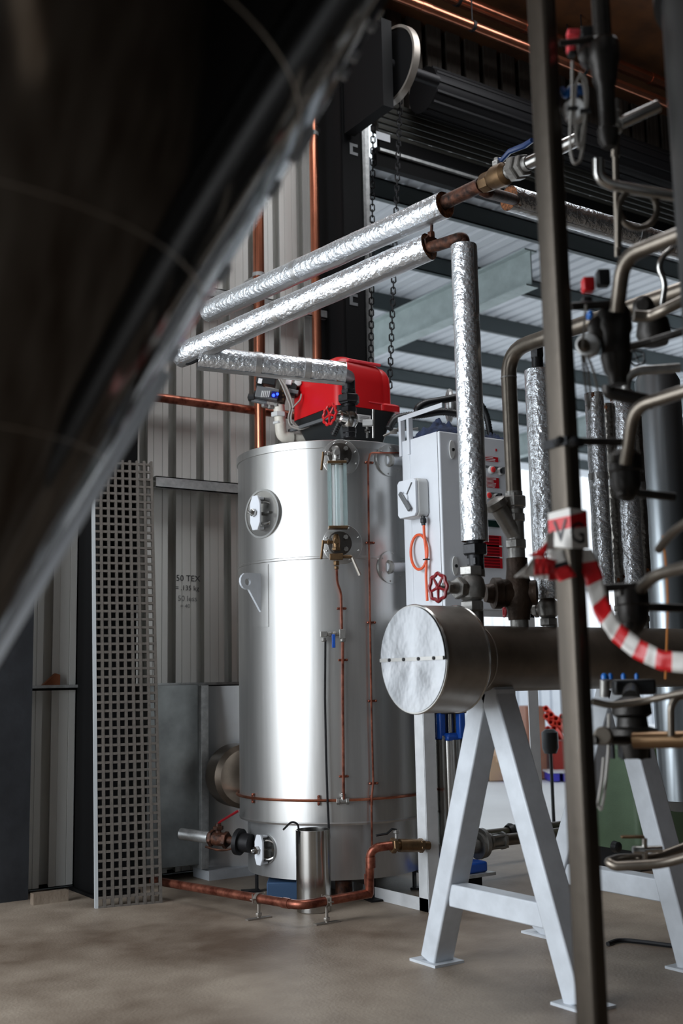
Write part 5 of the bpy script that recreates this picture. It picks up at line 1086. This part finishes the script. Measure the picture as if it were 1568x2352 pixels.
MB().box(PD(1455, 1578, 3.95), (m(96, 3.9), .06, m(36, 3.9)), (ux, fy, ZA)).build('block', black, bt, bevel=.01); MB().cyl(PD(1388, 1600, 3.9), PD(1388, 1562, 3.9), m(11, 3.9), seg=14).build('side_boss', castm, bt); MB().cyl(PD(1450, 1585, 3.95), PD(1448, 1606, 3.72), .03, seg=12).build('stem', skiddark, bt)
for x, r in ((1388, 8), (1402, 6), (1432, 6), (1462, 5)): q = PD(x, 1560, 3.9); MB().rev(q, ZA, [(0, m(r, 3.9)), (m(8, 3.9), m(r, 3.9)), (m(13, 3.9), m(r*.6, 3.9)), (m(14, 3.9), 0)], 12).build('blue_cap', bluev, bt)
# bottom loop pipe with brass lever valve
lo = thing('loop_pipe', 'thick steel loop pipe with rounded end low at the right', 'pipe', PD(1480, 1990, 4.0))
T([(1600, 1962, 3.9), (1520, 1984, 3.95), (1412, 1990, 4.0), (1396, 1980, 4.02), (1420, 1972, 4.1), (1500, 1972, 4.15), (1600, 1935, 4.2)], m(11, 4), bend=.04, par=lo, mt=skidm)
lvb = thing('small_valve', 'small chrome valve with flat brass lever above the loop pipe', 'valve', PD(1480, 1965, 4.1))
b = MB(); b.hexn(PD(1468, 1952, 4.1), CR, m(9, 4.1), .05); b.cyl(PD(1460, 1952, 4.1), PD(1520, 1950, 4.1), m(8, 4.1), seg=12); b.cyl(PD(1480, 1972, 4.1), PD(1480, 1926, 4.1), m(6, 4.1), seg=10); b.build('body', steel, lvb)
MB().box(PD(1452, 1922, 4.08), (m(54, 4.1), .02, m(6, 4.1)), (CR, CF, CU)).build('lever', brassm, lvb, bevel=.004)
# green machine and dark hose on the floor
gq = PZ(1440, 1998); gm = thing('green_machine', 'green painted machine housing standing behind the second A-frame', 'machine', gq); dg = depth(gq)
hg = PD(1440, 1715, dg).z
b = MB(); loft(b, [(rrect(gq.x-.02, gq.y-.15, gq.x+.75, gq.y+.55, .05), .14), (rrect(gq.x-.02, gq.y-.15, gq.x+.75, gq.y+.55, .05), hg-.2), (rrect(gq.x+.03, gq.y-.1, gq.x+.7, gq.y+.5, .05), hg-.03), (rrect(gq.x+.1, gq.y-.05, gq.x+.6, gq.y+.4, .05), hg)]); b.build('housing', green, gm)
MB().bb((gq.x, gq.y-.12, 0), (gq.x+.7, gq.y+.5, .14)).build('plinth', black, gm, smooth=False)
for x, y in ((1478, 1865), (1415, 1945)): MB().rev(PY(x, y, gq.y-.15), -YA, [(-.02, .04), (.02, .035), (.03, .02), (.03, 0)], 12).build('port', black, gm)
hsf = thing('floor_hose', 'thin dark hose lying across the floor at the lower right', 'hose', PZ(1480, 2170)); MB().tube([PZ(x, y, .012) for x, y in ((1395, 2168), (1420, 2158), (1480, 2164), (1540, 2172), (1620, 2180))], .011, 8, .1).build('hose', dark, hsf)
# dark round tank at the right edge and small vertical stack below it
tk = PD(1910, 1200, 2.7); e1 = PD(1604, 600, 2.7)
rt_ = ((tk-e1)-ZA*(tk-e1).z).length
dt = thing('dark_tank', 'dark stainless tank whose edge fills the far right of the picture', 'tank', (tk.x, tk.y, 0))
b = MB(); b.rev((tk.x, tk.y, .8), ZA, [(0, rt_*.5), (.1, rt_*.97), (2.3, rt_*.97), (2.3, rt_*1.03), (3.9, rt_*1.03), (4.0, rt_*.7)], 72); b.build('shell', MAT('tank_dark', (78, 78, 78), .4, .85, (2, .1)), dt, ang=50)
for k in range(3): an = k*2.1+.5; MB().cyl((tk.x+rt_*.7*math.cos(an), tk.y+rt_*.7*math.sin(an), 0), (tk.x+rt_*.7*math.cos(an), tk.y+rt_*.7*math.sin(an), .9), .03, seg=10).build('leg', steelrub, dt)
# ================================================================ FOREGROUND CONICAL TANK
TD = 1.72; ap = PD(-300, 1981, TD); th = math.radians(29.25)
ft = thing('conical_tank', 'big blurred stainless tank with conical bottom, filling the upper left foreground', 'tank', (ap.x, ap.y, 0))
k_ = math.tan(th); zc1 = 1.55/1.0
b = MB(); zr = [.05, .5, 1.0, 1.5]; b.rev((ap.x, ap.y, ap.z), ZA, [(.06, .06*k_), (.9, .9*k_), (1.55, 1.55*k_)], 128); cn = b.build('cone', cone, ft, ang=20)
b = MB(); b.rev((ap.x, ap.y, ap.z+1.55), ZA, [(0, 1.55*k_), (.02, 1.55*k_+.008), (1.9, 1.55*k_+.008), (2.3, .3)], 128); b.build('shell', cone, ft, ang=20)
b = MB(); b.cyl(ap+ZA*.12, ap-ZA*.10, .035, seg=20); b.rev(ap-ZA*.1, ZA, [(0, .05), (.012, .05)], 24); b.build('outlet', steel, ft)
for k in range(3):
    an = math.radians((118, 182, 250)[k]); rr = 1.55*k_-.04; MB().cyl((ap.x+rr*math.cos(an), ap.y+rr*math.sin(an), 0), (ap.x+rr*math.cos(an), ap.y+rr*math.sin(an), ap.z+1.75), .032, seg=14).build('leg', steel, ft)
# added bright strips along the cone's silhouette, standing in for an edge reflection
best = None
for i in range(720):
    a_ = i*math.pi/360; g = V((k_*math.cos(a_), k_*math.sin(a_), 1)); q = ap+g*.6-CC; z_ = q.dot(CF)
    if z_ > .1 and (best is None or q.dot(CR)/z_ > best[0]): best = (q.dot(CR)/z_, g, a_)
g = best[1].normalized(); rad = V((math.cos(best[2]), math.sin(best[2]), 0))
stm = MAT('glint_strip_steel', (236, 238, 242), .34, .75)
def seam_strip(h0, h1, wd, name='glint_strip'):  # added bar, tilted towards the overhead fill to act as a reflected band
    A_, B2 = ap+best[1]*h0, ap+best[1]*h1; mid = (A_+B2)/2
    n_ = ((CC-mid).normalized()+(V((4.9, 5.3, 7.4))-mid).normalized()); n_ = (n_-g*n_.dot(g)).normalized(); sd = g.cross(n_).normalized()
    if sd.dot(CR) > 0: sd = -sd
    c0 = rad*.004
    b = MB(); b.box(mid+c0+sd*wd*.35, (wd, .004, (B2-A_).length), (sd, n_, g)); return b.build(name, stm, ft, bevel=.001)
def hof(y):      # height along the silhouette that falls on image row y
    lo_, hi_ = .02, 2.2
    for _ in range(40):
        mi = (lo_+hi_)/2; q = ap+best[1]*mi-CC
        if CH/2-FPX*q.dot(CU)/q.dot(CF) > y: lo_ = mi
        else: hi_ = mi
    return lo_
seam_strip(hof(1700), hof(852), .075)
for y0_, y1_, w_ in ((940, 900, .045), (835, 800, .04), (650, 610, .04), (455, 415, .035), (372, 292, .07), (180, 160, .04), (140, 118, .035), (70, 55, .03)): seam_strip(hof(y0_), hof(y1_), w_, 'glint_tab') if y0_ < 850 else None
# weld seams round the cone
for h_ in (.62, .9, 1.2): MB().torus(ap+ZA*h_, ZA, h_*k_+.0005, .0022, 96, 6).build('weld_seam', steel, ft)
# ================================================================ YARD GOODS far behind
def yat(x, y): return PZ(x, y, 0)
def crate(x0, x1, yb, yt, name, label, mt, cat, dep=.6, zb=0.0):
    a = PZ(x0, yb, zb); d = depth(a); wd = m(x1-x0, d); c = a+ux*wd/2; z1 = PD(x0, yt, d).z; t = thing(name, label, cat, (c.x, c.y, zb))
    MB().box((c.x, c.y, (zb+z1)/2), (wd, dep, z1-zb), (ux, fy, ZA)).build('body', mt, t, bevel=.01); MB().box((c.x, c.y, z1+.002), (.06, dep, .003), (ux, fy, ZA)).build('tape_strip', tapef, t, smooth=False); return t
crate(1118, 1160, 1790, 1735, 'cardboard_box', 'wide cardboard box at the foot of the stack in the yard', card, 'box')
crate(1134, 1176, 1748, 1682, 'cardboard_box', 'cardboard box further back in the yard, left of the tall brown roll', card, 'box', zb=.25)
crate(1205, 1249, 1786, 1622, 'brown_bale', 'tall brown wrapped bale in the yard beside the red tubes', MAT('brown_wrap', (160, 112, 92), .7, 0, (3, .15)), 'bale')
crate(1092, 1113, 1790, 1750, 'cardboard_box', 'small pale cardboard box at left in the yard', MAT('card_pale', (214, 200, 184), .8), 'box')
for k, (x0, x1) in enumerate(((1155, 1186), (1256, 1278), (1288, 1308))):
    a = PZ(x0, 1792); d = depth(a); wd = m(x1-x0, d); c = a+ux*wd/2; h_ = .11
    t = thing('blue_pallet', ('blue-violet pallet block left of the A-frame leg', 'blue-violet pallet block behind the black motor', 'blue-violet pallet block next to the post')[k], 'pallet', c); MB().box(c+ZA*h_/2, (wd, .5, h_), (ux, fy, ZA)).build('block', purple, t, bevel=.01); MB().box(c+ZA*(h_+.01), (wd+.05, .55, .02), (ux, fy, ZA)).build('deck_board', white, t, smooth=False)
rs = PZ(1275, 1786); dR = depth(rs)
crate(1264, 1302, 1786, 1700, 'tube_crate', 'red crate holding the red tubes in the yard', MAT('crate_red', (150, 40, 30), .6), 'crate')
for k, (x, y) in enumerate(((1253, 1627), (1254, 1645), (1265, 1641), (1264, 1658), (1276, 1650), (1284, 1662), (1258, 1674), (1272, 1672), (1290, 1646))):
    q = PD(x, y, dR-.1); q2 = PD(x+22, y+26, dR+.5); r = m(7, dR)
    t = thing('red_tube', ('topmost short red tube of the bundle in the yard', 'red tube end left in the second row of the yard bundle', 'red tube right of the topmost pair in the yard bundle', 'red tube end in the middle of the yard bundle', 'red tube right of the middle one in the yard bundle', 'red tube furthest right in the yard bundle, by the post', 'lowest left red tube of the yard bundle', 'lowest right red tube of the yard bundle', 'upper red tube touching the post edge in the yard bundle')[k], 'tube', q, 'red tubes bundled in the yard'); b = MB(); b.ring(q, (q2-q).normalized(), r*.72, r, (q2-q).length, 16); b.build('tube', redtube, t)
bm_ = PZ(1272, 1900); dM = depth(bm_)
mo = thing('black_motor', 'small black motor on a thin stand between the A-frame leg and post', 'motor', bm_)
b = MB(); 
zt0, zb0 = PD(1272, 1676, dM).z, PD(1272, 1732, dM).z
b.rev((bm_.x, bm_.y, zb0), ZA, [(0, m(14, dM)), (.05, m(19, dM)), (zt0-zb0-.03, m(19, dM)), (zt0-zb0, m(10, dM))], 16); b.build('housing', black, mo)
MB().cyl((bm_.x, bm_.y, 0), (bm_.x, bm_.y, zb0+.02), m(4, dM), seg=8).build('stand', black, mo); MB().rev((bm_.x, bm_.y, 0), ZA, [(0, .12), (.015, .12)], 16).build('foot', black, mo)
# ---- writing on the wall
wp = PY(402, 1334, WY-.001)
for s_, x, y, sz, mt in (('50 TEX', 404, 1334, .105, ink), ('= .135 kg', 402, 1355, .085, ink), ('50 less', 408, 1380, .095, inkf), ('= 40', 414, 1396, .07, inkf)):
    q = PY(x, y, WY-.001); text('marker_writing', s_, q, XA, ZA, sz*.62, mt, wb, .001)

# ---- short stubs from the boiler to the cabinet side, block and tin under the boiler, cord
for y, lb in ((1058, 'upper short white pipe between the boiler and the cabinet'), (1303, 'lower short white pipe between the boiler and the cabinet')):
    p, n, t = PB(892, y); e = p+n*.02; f_ = PY(945, y-6, e.y-.02); st2 = thing('stub_pipe', lb, 'pipe', p)
    dr = V((k0.x-p.x+.35, ybk+.07-p.y, .02)); b = MB(); b.cyl(p-dr.normalized()*.02, p+dr, m(11, 7.2), seg=16); b.build('pipe', aframe, st2); MB().rev(p+n*.01, dr, [(-.01, m(17, 7.2)), (.012, m(15, 7.2)), (.02, m(11, 7.2))], 20).build('collar', castm, st2)
q = PZ(655, 2058, .0); tag(MB().box((q.x, q.y, .055), (.22, .3, .11), (ux, fy, ZA)).build('blue_block', MAT('dusty_blue', (44, 72, 104), .7), bevel=.008), 'dusty blue block lying on the floor under the boiler', 'block')
q = PZ(790, 2062, .0); tin = thing('tin_can', 'small brown tin can on the floor right of the steel pot', 'can', q); b = MB(); b.rev((q.x, q.y, 0), ZA, [(0, .055), (.11, .055), (.112, .05), (.02, .05), (.02, 0)], 20); b.build('body', rust, tin)
oc2 = thing('hanging_cord', 'thin orange cord hanging at the right over the header', 'cord', PD(1530, 1400, 3.6)); MB().tube([PD(1522, 1230, 3.6), PD(1530, 1300, 3.6), PD(1534, 1390, 3.6), PD(1528, 1560, 3.6)], .0035, 5, .05).build('strand', MAT('cord_orange', (170, 104, 40), .7), oc2)
cdt = thing('ribbed_conduit', 'thin ribbed conduit down the right edge of the boiler', 'conduit', PD(965, 1700, 6.75)); 
b = MB(); P_ = [PB(962, yy_, BR+.012)[0] for yy_ in (1640, 1700, 1760, 1800)]; n_ = 40
for k in range(n_): 
    f_ = k/n_*3; i_ = int(f_); q = P_[i_].lerp(P_[i_+1], f_-i_); b.rev(q, ZA, [(-.003, .010), (.003, .013), (.009, .010)], 8)
o = b.build('hose', greym, cdt); o['kind'] = 'stuff'
